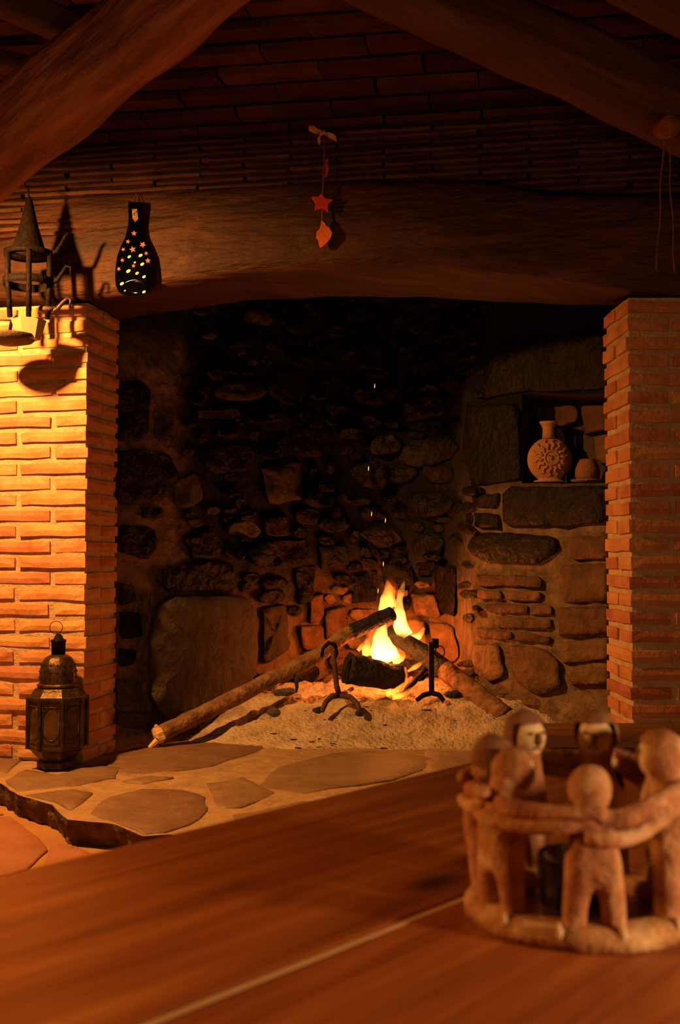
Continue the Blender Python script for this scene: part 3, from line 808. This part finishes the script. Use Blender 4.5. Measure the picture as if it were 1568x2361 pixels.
# glowing coals
k = 0
for i in range(18):
    px = rnd.uniform(845, 975); py = 1600 - abs(px - 905) * .25 + rnd.uniform(-26, 14)
    p = at(px, py, 4.70 + (1615 - py) * .004); r = rnd.uniform(.008, .016)
    tag(obj('glowing_coal', rock(p, (r, r, r * .8), i * 2.7), M_coal), 'small red-glowing coal in the ember heap under the charred log', 'coal', 'glowing coals under the charred log')
# ------------------------------------------------------------------ andirons
ir = thing('andiron', at(785, 1648, 4.52), 'left wrought-iron andiron with ring head and arched feet', 'andiron')
Y = 4.555
obj('post', tube([at(768, 1500, Y), at(772, 1540, Y), at(776, 1580, Y), at(783, 1606, Y)], [.010, .0105, .011, .012], 8), M_iron2, ir, True)
obj('hook', tube([at(742, 1515, Y), at(745, 1495, Y), at(758, 1482, Y), at(772, 1486, Y), at(778, 1505, Y), at(772, 1520, Y)], [.006, .0075, .009, .009, .0075, .005], 8), M_iron, ir, True)
for pts in ([(783, 1603, Y), (765, 1606, Y - .02), (752, 1618, Y - .05), (742, 1640, Y - .08)], [(783, 1603, Y), (808, 1608, Y - .02), (824, 1622, Y - .05), (829, 1640, Y - .08)]):
    obj('foot', tube([at(*p) for p in pts], [.012, .012, .011, .010], 8), M_iron2, ir, True)
obj('log_bar', tube([at(783, 1603, Y), at(800, 1596, Y + .2), at(812, 1588, Y + .42)], .009, 8), M_iron, ir, True)
ir = thing('andiron', at(995, 1610, 4.6), 'right wrought-iron andiron with square head standing against the log', 'andiron')
Y = 4.68
obj('post', box(at(995, 1542, Y), (.022, .02, .22), amp=.002), M_iron, ir)
obj('head', box(at(1001, 1483, Y), (.034, .03, .045), .3, amp=.004, bev=.003), M_iron, ir)
obj('ring', tube([at(1014 + 11 * cos(a), 1503 + 14 * sin(a), Y - .015) for a in [2 * pi * i / 16 for i in range(16)]], .0028, 6, closed=True), M_iron, ir, True)
for pts in ([(995, 1598, Y), (975, 1603, Y - .03), (962, 1614, Y - .06)], [(995, 1598, Y), (1012, 1602, Y - .03), (1022, 1614, Y - .06)]):
    obj('foot', tube([at(*p) for p in pts], [.011, .011, .009], 8), M_iron, ir, True)

# ------------------------------------------------------------------ fire
fire = thing('fire', at(895, 1600, 4.85), 'bright yellow and orange flames rising between the two leaning logs', 'fire')
def flame(pts, rads, mat, seed, flat=.75):
    P = []; R = []
    for i in range(len(pts) - 1):
        for t in range(5):
            s = t / 5; P.append(V(pts[i]).lerp(V(pts[i + 1]), s)); R.append(lerp(rads[i], rads[i + 1], s))
    P.append(V(pts[-1])); R.append(rads[-1])
    P = [p + nv(p, 9, seed) * .010 * min(1, i / 4) for i, p in enumerate(P)]
    obj('flame', tube(P, R, 12, .012, 18, seed, flat=flat), mat, fire, True)
def fl_(lst, mat, seed, Y, sc=1.0):
    flame([at(x, y, Y) for x, y, r in lst], [r * Y / FPX * sc for x, y, r in lst], mat, seed)
fl_([(893, 1522, 42), (884, 1497, 42), (876, 1468, 24), (882, 1440, 12), (886, 1400, 2)], M_flame1, 1, 4.90)
fl_([(905, 1525, 20), (925, 1515, 16), (935, 1508, 5)], M_flame1, 11, 4.78)
fl_([(936, 1468, 24), (920, 1440, 24), (919, 1405, 14), (924, 1370, 9), (929, 1338, 2)], M_flame1, 2, 4.98)
fl_([(948, 1475, 18), (965, 1468, 14), (978, 1450, 4)], M_flame1, 12, 4.98)
fl_([(890, 1410, 22), (890, 1385, 22), (895, 1360, 14), (890, 1335, 3)], M_flame3, 3, 4.96)
fl_([(905, 1400, 14), (903, 1370, 12), (908, 1350, 4)], M_flame3, 14, 4.97)
fl_([(850, 1512, 18), (845, 1495, 16), (852, 1470, 8), (858, 1450, 2)], M_flame3, 4, 4.84)
fl_([(825, 1500, 8), (832, 1490, 8), (845, 1478, 3)], M_flame3, 24, 4.86)
fl_([(890, 1602, 6), (915, 1592, 7), (934, 1575, 7), (938, 1555, 5), (936, 1538, 2)], M_lick, 5, 4.60)
fl_([(940, 1548, 5), (955, 1538, 8), (968, 1530, 6), (978, 1520, 2)], M_lick, 6, 4.74)
fl_([(905, 1605, 10), (925, 1600, 9), (950, 1585, 4)], M_lick, 16, 4.62)
fl_([(890, 1530, 60), (890, 1480, 66), (895, 1430, 48), (902, 1375, 30), (902, 1325, 5)], M_flame2, 7, 5.1)
fl_([(955, 1500, 40), (950, 1460, 40), (945, 1420, 22), (940, 1390, 4)], M_flame2, 8, 5.02)
for px, py in ((864, 890), (850, 1080), (857, 1185), (889, 1200), (884, 1300), (872, 1362)):
    tag(obj('spark', tube([at(px, py - 5, 4.8), at(px, py, 4.8), at(px - .6, py + 5, 4.8)], [.0006, .0018, .0006], 6), M_spark), 'tiny orange spark floating up above the flames', 'spark', 'sparks above the fire')

# ------------------------------------------------------------------ vase and cup in the niche
vy = 4.55
vb = at(1268, 1112, vy)
vase = thing('vase', vb, 'round flat clay flask with a carved sun in the wall niche', 'vase')
sc = vy / FPX
prof = [(0.028, 0)] + [(52 * sc * sin(a), 52 * sc * (1 - cos(a))) for a in [.5 + (pi - .78) * i / 16 for i in range(17)]]
vs, fs = lathe([(36 * sc, 0.0), (38 * sc, .006)] + [p for p in prof[1:] if p[1] > .008], (vb.x, vb.y, vb.z), 40, 0, .5)
obj('body', (vs, fs), M_clay, vase, True)
zt = vb.z + 106 * sc
obj('neck', lathe([(15 * sc, -.008), (14 * sc, .012), (13.5 * sc, .03), (17 * sc, .048), (22 * sc, .060), (20 * sc, .062), (12 * sc, .05), (10 * sc, .02)], (vb.x - .004, vb.y, zt), 20), M_clay, vase, True)
cz = vb.z + 54 * sc; fy = vb.y - 27 * sc
def vf_y(dx, dz):   # front of the flask at the offset from its centre
    r2 = (dx * dx + dz * dz) / (52 * sc) ** 2
    return vb.y - 26 * sc * sqrt(max(0.02, 1 - r2))
for i in range(14):
    a = 2 * pi * i / 14 + .1
    pts = []
    for s in range(7):
        r = (20 + 25 * s / 6) * sc; aa = a + .11 * sin(s * 1.9)
        dx, dz = r * cos(aa), r * sin(aa); pts.append(V((vb.x + dx, vf_y(dx, dz) - .001, cz + dz)))
    obj('sun_ray', tube(pts, [.0035, .006, .0065, .006, .005, .0035, .0015], 8), M_clay, vase, True)
obj('sun_face', tube([V((vb.x + 16 * sc * cos(a), vf_y(16 * sc, 0) - .001, cz + 16 * sc * sin(a))) for a in [2 * pi * i / 18 for i in range(18)]], .004, 6, closed=True), M_clay, vase, True)
obj('sun_nose', ball((vb.x, vb.y - 27 * sc, cz), (.005, .004, .010), 8, 6), M_clayD, vase, True)
for s in (-1, 1): obj('sun_eye', ball((vb.x + s * 7 * sc, vb.y - 26.5 * sc, cz + 6 * sc), (.004, .003, .003), 8, 6), M_clayD, vase, True)
cb = at(1355, 1113, 4.42)
cup = thing('clay_cup', cb, 'small upturned clay cup on a saucer beside the flask', 'cup')
obj('saucer', lathe([(30 * sc, 0), (37 * sc, .008), (38 * sc, .011), (30 * sc, .010)], cb, 28), M_clay, cup, True)
obj('bowl', lathe([(25 * sc, .012), (28 * sc, .03), (27 * sc, .055), (22 * sc, .078), (18 * sc, .088), (17 * sc, .094), (12 * sc, .094), (10 * sc, .086)], cb, 28), M_clayD, cup, True)

# ------------------------------------------------------------------ floor lantern on the hearth
lb = on_z(119, 1776, HZ + .008); lb.y += .075
LN = thing('floor_lantern', lb, 'octagonal aged metal lantern with domed top at the foot of the left pillar', 'lantern')
s = 3.83 / FPX
def lz(py): return (1776 - py) * s
r8 = 68 * s
oc = dict(n=8, rot=pi / 8)
obj('base', lathe([(46 * s, 0), (46 * s, lz(1762)), (42 * s, lz(1758)), (60 * s, lz(1736)), (r8 * .98, lz(1732)), (r8 * .98, lz(1728))], lb, **oc), M_bronze, LN)
obj('body_frame', join(*[tube([V((lb.x + r8 * cos(a), lb.y + r8 * sin(a), lb.z + lz(1732))), V((lb.x + r8 * cos(a), lb.y + r8 * sin(a), lb.z + lz(1616)))], 4.5 * s, 6) for a in [pi / 8 + i * pi / 4 for i in range(8)]],
                       lathe([(r8, lz(1622)), (r8 * 1.04, lz(1619)), (r8 * 1.04, lz(1613)), (r8 * .97, lz(1612))], lb, **oc)), M_bronze, LN)
for i in range(8):
    a0 = pi / 8 + i * pi / 4; a1 = a0 + pi / 4; q = r8 * .955
    A = V((lb.x + q * cos(a0), lb.y + q * sin(a0), 0)); B = V((lb.x + q * cos(a1), lb.y + q * sin(a1), 0))
    nrm = V((cos((a0 + a1) / 2), sin((a0 + a1) / 2), 0))
    f = [A + V((0, 0, lb.z + lz(1731))), B + V((0, 0, lb.z + lz(1731))), B + V((0, 0, lb.z + lz(1618))), A + V((0, 0, lb.z + lz(1618)))]
    pn = obj('glass_panel', prism(f, -nrm * .004), M_glassD, LN)
    # embossed frame lines
    c = (f[0] + f[2]) / 2
    inner = [c + (p - c) * .74 + nrm * .0015 for p in f]
    obj('panel_moulding', tube([inner[0], inner[1], inner[2], inner[3]], .0022, 5, closed=True), M_bronze, pn, True)
    cen = c + nrm * .001; ex = (B - A).normalized()
    obj('arch_motif', tube([cen + ex * (21 * s * sin(t)) + V((0, 0, 1)) * (34 * s * (-cos(t)) * (1 if cos(t) > 0 else 1.25)) for t in [2 * pi * k / 18 for k in range(18)]], .0022, 5, closed=True), M_bronze, pn, True)
obj('roof', lathe([(r8 * .97, lz(1613)), (56 * s, lz(1601)), (52 * s, lz(1594)), (44 * s, lz(1592))], lb, **oc), M_bronze, LN)
obj('collar', lathe([(44 * s, lz(1594)), (48 * s, lz(1590)), (48 * s, lz(1586)), (43 * s, lz(1583))], lb, 24), M_bronze, LN, True)
# ribbed pierced dome
vs, fs = [], []; n = 48; pr_ = [(42, 1584), (42.5, 1570), (41, 1552), (37, 1537), (30, 1525), (21, 1519), (15, 1517)]
for r, py in pr_:
    for j in range(n):
        a = 2 * pi * j / n; k = r * s * (1 + .05 * abs(sin(a * 4)) - .025)
        vs.append(V((lb.x + k * cos(a), lb.y + k * sin(a), lb.z + lz(py))))
for i in range(len(pr_) - 1):
    for j in range(n): fs.append((i * n + j, i * n + (j + 1) % n, (i + 1) * n + (j + 1) % n, (i + 1) * n + j))
fs.append(tuple((len(pr_) - 1) * n + j for j in range(n)))
dome = obj('dome', (vs, fs), M_bronze, LN, True)
hl = []
for i in range(16):
    for py, r in ((1540, 38.5), (1556, 42), (1570, 43)):
        a = 2 * pi * (i + .5) / 16; hl.append(ball((lb.x + r * s * cos(a), lb.y + r * s * sin(a), lb.z + lz(py)), .0035, 6, 4))
obj('pierced_dots', join(*hl), M_char, dome)['kind'] = 'stuff'
obj('chimney', lathe([(16 * s, lz(1518)), (16.5 * s, lz(1490)), (18 * s, lz(1488)), (18 * s, lz(1484)), (12 * s, lz(1482)), (8 * s, lz(1474)), (5 * s, lz(1470))], lb, 18), M_iron, LN, True)
obj('carrying_ring', tube([V((lb.x - 6 * s + 15 * s * cos(a), lb.y, lb.z + lz(1455) + 15 * s * sin(a))) for a in [2 * pi * i / 20 for i in range(20)]], .0013, 6, closed=True), M_iron, LN, True)

# ------------------------------------------------------------------ wall lantern at the left edge, its shadow built as solid iron
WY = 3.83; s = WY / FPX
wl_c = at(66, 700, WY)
WLn = thing('wall_lantern', at(66, 790, WY), 'iron wall lantern with its shadow built above it as a dark cone and cage', 'lantern')
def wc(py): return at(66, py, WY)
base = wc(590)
obj('roof', lathe([(44 * s, 0), (42 * s, .004), (22 * s, 68 * s), (8 * s, 128 * s), (3 * s, 140 * s)], base, 20), M_iron, WLn, True)  # solid cone standing for the lantern's shadow on the beam
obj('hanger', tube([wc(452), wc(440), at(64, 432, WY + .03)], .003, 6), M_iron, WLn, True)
for nm, py, rr, th in (('shadow_top_rail', 586, 56, 6), ('shadow_lower_rail', 652, 58, 9)):  # rails of the cage shadow, modelled as iron rings
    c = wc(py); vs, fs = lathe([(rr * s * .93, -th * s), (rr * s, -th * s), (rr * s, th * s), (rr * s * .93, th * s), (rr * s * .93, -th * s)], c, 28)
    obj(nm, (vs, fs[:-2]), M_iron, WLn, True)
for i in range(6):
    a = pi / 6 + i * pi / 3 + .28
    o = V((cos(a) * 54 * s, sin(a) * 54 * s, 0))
    obj('shadow_bar', tube([wc(588) + o, wc(650) + o, wc(728) + o * .9], 6.5 * s, 7), M_iron, WLn, True)  # cage bars are cast shadow too, built as iron rods
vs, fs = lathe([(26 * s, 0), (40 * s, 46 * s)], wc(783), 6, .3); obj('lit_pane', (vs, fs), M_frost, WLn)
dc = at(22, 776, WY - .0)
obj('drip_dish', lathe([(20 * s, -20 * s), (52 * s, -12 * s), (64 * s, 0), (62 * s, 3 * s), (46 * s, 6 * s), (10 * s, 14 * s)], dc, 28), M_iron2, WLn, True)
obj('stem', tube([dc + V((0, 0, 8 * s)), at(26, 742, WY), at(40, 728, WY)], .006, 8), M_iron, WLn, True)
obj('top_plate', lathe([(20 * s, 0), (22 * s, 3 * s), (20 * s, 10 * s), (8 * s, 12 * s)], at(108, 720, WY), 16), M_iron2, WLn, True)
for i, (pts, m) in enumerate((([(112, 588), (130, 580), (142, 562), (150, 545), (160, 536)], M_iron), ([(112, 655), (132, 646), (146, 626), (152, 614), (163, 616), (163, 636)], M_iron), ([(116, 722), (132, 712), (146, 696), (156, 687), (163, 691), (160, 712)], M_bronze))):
    obj('hook', tube([at(x, y, WY - .01) for x, y in pts], [6 * s, 5.5 * s, 5 * s, 4 * s, 3.5 * s, 2.5 * s][:len(pts)], 7), m, WLn, True)  # upper two hooks model the shadow of the lowest one

# ------------------------------------------------------------------ slumped glass bottle on the lintel
def lp(px, py, out): 
    p = fp(px, py); d = ray(px, py); return p - d * (out / d.y)
BT = thing('flattened_bottle', lp(312, 683, .03), 'flattened black glass bottle with painted stars hung on the lintel', 'bottle')
half = [(0, 465), (15, 466), (16, 474), (15.5, 482), (14.5, 500), (16, 520), (22, 545), (33, 568), (41, 590), (45, 615), (46, 640), (44, 660), (37, 674), (27, 681), (0, 684)]
# lofted lens section
vs, fs = [], []; n = 20
for r, py in half:
    for j in range(n):
        a = 2 * pi * j / n; rr = max(r, .5)
        th = .007 + .0055 * (1 - min(1, rr / 46)) + (.003 if py > 640 else 0)
        if py in (465, 684): th *= .4
        vs.append(lp(311 + rr * cos(a), py, .034 + sin(a) * th))
for i in range(len(half) - 1):
    for j in range(n): fs.append((i * n + j, i * n + (j + 1) % n, (i + 1) * n + (j + 1) % n, (i + 1) * n + j))
fs.append(tuple(range(n))); fs.append(tuple((len(half) - 1) * n + j for j in range(n))[::-1])
obj('body', (vs, fs), M_bottle, BT, True)
obj('lip', tube([lp(311 + 15.5 * cos(a), 479 + 1 * sin(a), .034 + .0145 * sin(a)) for a in [2 * pi * i / 18 for i in range(18)]], .0022, 6, closed=True), M_bottle, BT, True)
obj('base_ridge', tube([lp(311 + 32 * cos(a), 672 - 26 * sin(a), .0445 - .002 * sin(a)) for a in [pi * i / 16 for i in range(17)]], .0042, 7), M_bottle, BT, True)
obj('neck_foil', prism([lp(304, 482, .0475), lp(316, 482, .0475), lp(318, 506, .0475), (lp(311, 512, .0475)), lp(306, 504, .0475)], V((0, .003, 0))), M_gold, BT)
obj('hanging_wire', tube([lp(306, 468, .03), lp(310, 455, .02), lp(314, 447, .012), lp(317, 455, .02), lp(316, 468, .03)], .0016, 6), M_gold, BT, True)
def star_poly(cx, cy, r, rot=0, k=.45): return [(cx + (r if i % 2 == 0 else r * k) * sin(2 * pi * i / 10 + rot), cy - (r if i % 2 == 0 else r * k) * cos(2 * pi * i / 10 + rot)) for i in range(10)]
def bo(px): return .034 + .0125 * sqrt(max(.05, 1 - ((px - 311) / 48) ** 2)) 
for i, (x, y, r) in enumerate(((309, 538, 7), (329, 564, 8), (306, 575, 8), (295, 557, 5.5), (284, 575, 5), (341, 601, 7), (337, 584, 5), (282, 600, 5), (308, 613, 5), (274, 620, 5))):
    P = star_poly(x, y, r, i * .5); obj('star', prism([lp(a, b, bo(a)) for a, b in P], V((0, .002, 0))), M_star, BT)
for x, y, r in ((298, 592, 4), (324, 589, 4.5), (328, 609, 4.5), (296, 625, 5), (316, 630, 4), (332, 638, 4), (311, 605, 2.5), (281, 654, 4.5), (332, 673, 4), (288, 670, 2)):
    obj('gold_dot', prism([lp(x + r * cos(a) , y + r * .75 * sin(a) - .35 * r * cos(a), bo(x) + (.004 if y > 650 else 0)) for a in [2 * pi * i / 10 for i in range(10)]], V((0, .002, 0))), M_dot, BT)

# ------------------------------------------------------------------ hanging ornament
OY = .035
def op(px, py, out=OY): return lp(px, py, out)
OR = thing('hanging_ornament', op(746, 572), 'string of red felt star and orange leaf tied with a ribbon bow', 'ornament')
obj('hook', tube([op(737, 296), op(736, 289), op(741, 284), op(748, 285), op(752, 292), op(746, 302)], .0016, 6), M_bronze, OR, True)
obj('cord', tube([op(746, 302), op(748, 350), op(747, 400), op(744, 450), op(743, 500), op(745, 515)], .0042, 6), M_cord, OR, True)
obj('ribbon_bow', join(prism([op(711, 290), op(722, 289), op(734, 298), op(746, 303), op(745, 309), op(728, 308), op(712, 300)], V((0, .006, 0))),
                       prism([op(745, 304), op(764, 306), op(775, 314), op(776, 326), op(770, 322), op(760, 318), op(748, 310)], V((0, .006, 0))),
                       prism([op(745, 306, OY + .004), op(739, 318, OY + .004), op(738, 334, OY + .004), op(733, 330, OY + .004), op(732, 320, OY + .004), op(738, 309, OY + .004)], V((0, .006, 0))),
                       ball(op(745, 305, OY + .004), .008, 8, 6)), M_ribbon, OR)
obj('red_bead_cloth', prism([op(753, 366), op(757, 368), op(755, 378), op(758, 390), op(753, 408), op(744, 402), op(745, 378)], V((0, .012, 0))), M_red, OR)
obj('felt_star', prism([op(x, y, OY + .008) for x, y in [(741, 445), (749, 457), (768, 460), (756, 470), (757, 488), (742, 480), (725, 484), (728, 469), (718, 454), (735, 453)]], V((0, .012, 0))), M_red, OR)
obj('felt_leaf', prism([op(x, y, OY + .008) for x, y in [(741, 508), (748, 513), (752, 520), (760, 526), (766, 536), (763, 547), (757, 556), (746, 566), (738, 571), (735, 562), (733, 552), (729, 546), (730, 534), (737, 528), (739, 520)]], V((0, .012, 0))), M_orange, OR)

# ------------------------------------------------------------------ table
TZ = .56
U = V((.664, .748, 0)).normalized(); NN = V((U.y, -U.x, 0))
tb = thing('table', V((.05, .55, 0)), 'reddish-brown plank table filling the foreground', 'table')
def plank(n0, n1, s0, endY, th=.035, mat=M_table, z=TZ, name='plank', bev=.0025, dz=0):
    # end is sawn parallel to the fireplace at Y = endY
    m = Matrix((U, NN, V((0, 0, 1)))).transposed().to_4x4()
    def send(nn_): return (endY - NN.y * nn_) / U.y
    prof = [(n0, -th), (n0, -bev), (n0 + bev, 0), (lerp(n0, n1, .33), 0), (lerp(n0, n1, .66), 0), (n1 - bev, 0), (n1, -bev), (n1, -th)]
    segs = 10; vs = []; fs = []
    for i in range(segs + 1):
        for nn_, zz in prof:
            vs.append(V((lerp(s0, send(nn_), i / segs), nn_, zz)))
    K = len(prof)
    for i in range(segs):
        for k in range(K): fs.append((i * K + k, i * K + (k + 1) % K, (i + 1) * K + (k + 1) % K, (i + 1) * K + k))
    fs.append(tuple(range(K))); fs.append(tuple(segs * K + k for k in range(K))[::-1])
    o = bpy.data.objects.new(name, mesh(name, vs, fs, mat)); m.translation = V((0, 0, z + dz))
    COL.objects.link(o); o.parent = tb; o.matrix_parent_inverse = Matrix.Translation(-WL[tb.name]); o.matrix_basis = m
    WL[o.name] = m.translation.copy(); return o
plank(-.786, -.4835, -.7, 1.385)
plank(-.4745, -.165, -.7, 1.385)
plank(-.158, .15, -.7, 1.385)
plank(-.4825, -.4755, -.7, 1.0, .02, M_edgeLight, name='edge_light_strip', bev=.001, dz=-.0005)  # pale strip put in for the light caught by the plank's chamfer
for nn_, ss in ((-.70, -.55), (.06, -.55), (-.70, .72), (.06, 1.05)):
    p = U * ss + NN * nn_; obj('leg', box(V((p.x, p.y, TZ / 2 - .0175)), (.075, .075, TZ - .035), atan2(U.y, U.x), bev=.004, sub=(2, 2, 2)), M_table, tb)
for nn_ in (-.74, .10):
    a = U * -.55 + NN * nn_; b = U * (.72 if nn_ < 0 else 1.05) + NN * nn_; c = (a + b) / 2
    obj('apron', box(V((c.x, c.y, TZ - .085)), ((b - a).length, .022, .09), atan2(U.y, U.x)), M_table, tb)

# bench beyond the table
bn = thing('bench', V((1.05, 2.68, 0)), 'dark wooden bench standing between the table and the right pillar', 'bench')
obj('seat', box((1.12, 2.69, .382), (1.3, .2, .034), .0, amp=.002, sub=(8, 2, 1), bev=.003), M_bench, bn)
obj('apron', box((1.12, 2.605, .322), (1.26, .02, .088)), M_beamD, bn)
obj('apron', box((1.12, 2.775, .322), (1.26, .02, .088)), M_beamD, bn)
for x in (.52, 1.7):
    for yy in (2.62, 2.76): obj('leg', box((x, yy, .182), (.045, .045, .365)), M_beamD, bn)

# ------------------------------------------------------------------ ring of clay figures
RC_ = V((.169, .787, TZ))
CH = thing('figurine_candle_holder', RC_, 'terracotta ring of clay figures with linked arms on the table', 'candle holder')
vs, fs = [], []; n = 64
prof = [(.0555, .001), (.054, .008), (.057, .014), (.066, .016), (.077, .0145), (.0815, .009), (.081, .001)]
for i in range(n):
    a = 2 * pi * i / n
    for r, z in prof:
        p = V((cos(a) * r, sin(a) * r, z)); k = 1 + nz(p, 60, 3) * .012
        vs.append(RC_ + V((p.x * k, p.y * k, p.z)))
K = len(prof)
for i in range(n):
    for k in range(K): fs.append((i * K + k, ((i + 1) % n) * K + k, ((i + 1) % n) * K + (k + 1) % K, i * K + (k + 1) % K))
obj('base_ring', (vs, fs), M_fig, CH, True)
for a in (-112, -83, -52, -140): 
    aa = radians(a); q = RC_ + V((cos(aa) * .0795, sin(aa) * .0795, .012))
    obj('chipped_spot', ball(q, (.0022, .003, .006), 8, 6, .001, 200), M_figface, CH, True)

def skin_body(name, joints, edges, radii, mat, parent, root=0, lev=2):
    me = bpy.data.meshes.new(name); me.from_pydata(joints, edges, [])
    o = bpy.data.objects.new(name, me); COL.objects.link(o)
    md = o.modifiers.new('skin', 'SKIN'); md.use_smooth_shade = True
    if not me.skin_vertices: 
        import bmesh
        bm = bmesh.new(); bm.from_mesh(me); bm.verts.layers.skin.verify(); bm.to_mesh(me); bm.free()
    for i, r in enumerate(radii):
        me.skin_vertices[0].data[i].radius = r if isinstance(r, tuple) else (r, r)
        me.skin_vertices[0].data[i].use_root = (i == root)
    sd = o.modifiers.new('sub', 'SUBSURF'); sd.levels = lev; sd.render_levels = lev
    dg = bpy.context.evaluated_depsgraph_get(); ev = o.evaluated_get(dg)
    nm = bpy.data.meshes.new_from_object(ev)
    vs = [v.co.copy() for v in nm.vertices]; fs = [tuple(p.vertices) for p in nm.polygons]
    bpy.data.objects.remove(o); bpy.data.meshes.remove(nm)
    return vs, fs
def figure(ang, H, lean=0.0, bow=0.0, side=0.0):
    """a clay person standing on the ring facing its middle"""
    a = radians(ang); R0 = .0675
    pos = RC_ + V((cos(a) * R0, sin(a) * R0, .0)); f = V((-cos(a), -sin(a), 0)); r = V((f.y, -f.x, 0))
    k = H / .133
    def W(x, y, z): return pos + r * (x * k + side * z) + f * (y * k + lean * max(0, z - .05)) + V((0, 0, z * k))
    J = [(0, 0, .058), (.0105, 0, .050), (.0135, -.001, .030), (.0140, .001, .010), (.0140, .005, .007),
         (-.0105, 0, .050), (-.0135, -.001, .030), (-.0140, .001, .010), (-.0140, .005, .007),
         (0, 0, .070), (0, 0, .084), (0, .002 + bow * .3, .0945), (0, .005 + bow, .108 - bow * .3), (0, .005 + bow * 1.2, .121 - bow * .5), (.011, 0, .087), (-.011, 0, .087)]
    E = [(0, 1), (1, 2), (2, 3), (3, 4), (0, 5), (5, 6), (6, 7), (7, 8), (0, 9), (9, 10), (10, 11), (11, 12), (12, 13), (10, 14), (10, 15)]
    Rr = [.0170, .0115, .0088, .0085, .0078, .0115, .0088, .0085, .0078, .0168, .0155, .0112, .0158, .0118, .0095, .0095]
    vs, fs = skin_body('figure', [W(*j) for j in J], E, [q * k * 1.08 for q in Rr], M_fig, CH)
    o = obj('figure', (vs, fs), M_fig, CH, True)
    hc = W(0, .005 + bow * 1.1, .113 - bow * .4)
    # hair cap behind and over the head, face in front
    Mf = Matrix((r, f, V((0, 0, 1)))).transposed()
    def loc(c, vf): return [hc + Mf @ V(v) for v in vf[0]], vf[1]
    vs, fs = ball((0, 0, 0), (.0162 * k, .0162 * k, .0172 * k), 18, 12, .0008, 120)
    keep = [fc for fc in fs if (sum((vs[i].y for i in fc)) / 4 < .004 * k or sum((vs[i].z for i in fc)) / 4 > .0095 * k) and sum(vs[i].z for i in fc) / 4 > -.012 * k]
    obj('hair', loc(hc, (vs, keep)), M_fighair if ang > 40 and ang < 200 else M_fig, o, True)
    obj('face', loc(hc, ball((0, .0052 * k, -.002 * k), (.0125 * k, .0105 * k, .0135 * k), 16, 10)), M_figface, o, True)
    obj('nose', loc(hc, ball((0, .0162 * k, -.002 * k), (.0026 * k, .003 * k, .005 * k), 8, 6)), M_fighair, o, True)
    obj('mouth', loc(hc, ball((0, .0145 * k, -.0085 * k), (.004 * k, .002 * k, .0012 * k), 8, 6)), M_fighair, o, True)
    for s_ in (-1, 1): obj('eye', loc(hc, ball((s_ * .005 * k, .0145 * k, .002 * k), (.0022 * k, .0016 * k, .0014 * k), 8, 6)), M_fighair, o, True)
    return o
angs = [(-95, .120, .010), (-153, .126, .006), (178, .129, .002), (118, .138, 0), (66, .138, 0), (-37, .137, .001), (14, .13, 0)]
order = sorted(angs, key=lambda q: q[0] % 360)
figs = []
for (ag, H, bow) in order: figs.append((ag % 360, H, figure(ag, H, bow=bow)))
n = len(figs)
for i, (ag, H, o) in enumerate(figs):
    for d in (-1, 1):
        j = (i + d) % n; other = figs[j][0]
        df = ((other - ag + 180) % 360) - 180
        zs = H * .69; zo = figs[j][1] * .68 + (.0075 if d > 0 else -.0085)
        pts = []; rr = []
        for q in range(13):
            t_ = q / 12; aa = radians(ag + df * (t_ * 1.08))
            Rr = .0705 + .0105 * sstep(0, .25, t_) - .006 * sin(pi * t_) + .002 * t_
            z = lerp(zs, zo, sstep(0, .8, t_)) - .003 * sin(pi * t_)
            pts.append(RC_ + V((cos(aa) * Rr, sin(aa) * Rr, z))); rr.append(lerp(.0068, .0048, t_) if q < 12 else .0035)
        obj('arm', tube(pts, rr, 9, .0008, 90, i), M_fig, o, True)
# glass with a candle inside the ring
gp = RC_ + V((0, 0, 0))
CG = thing('candle_glass', gp, 'dark glass candle cup standing inside the ring of figures', 'glass')
obj('glass', lathe([(.027, .0), (.029, .004), (.0305, .040), (.0295, .042), (.0285, .039), (.027, .008), (.002, .006)], gp, 32), M_glass, CG, True)
obj('candle', lathe([(.026, .0085), (.026, .022), (.024, .0235), (.004, .022)], gp, 28), M_wax, CG, True)
obj('wick', tube([gp + V((0, 0, .022)), gp + V((.001, 0, .03))], .0009, 6), M_char, CG, True)
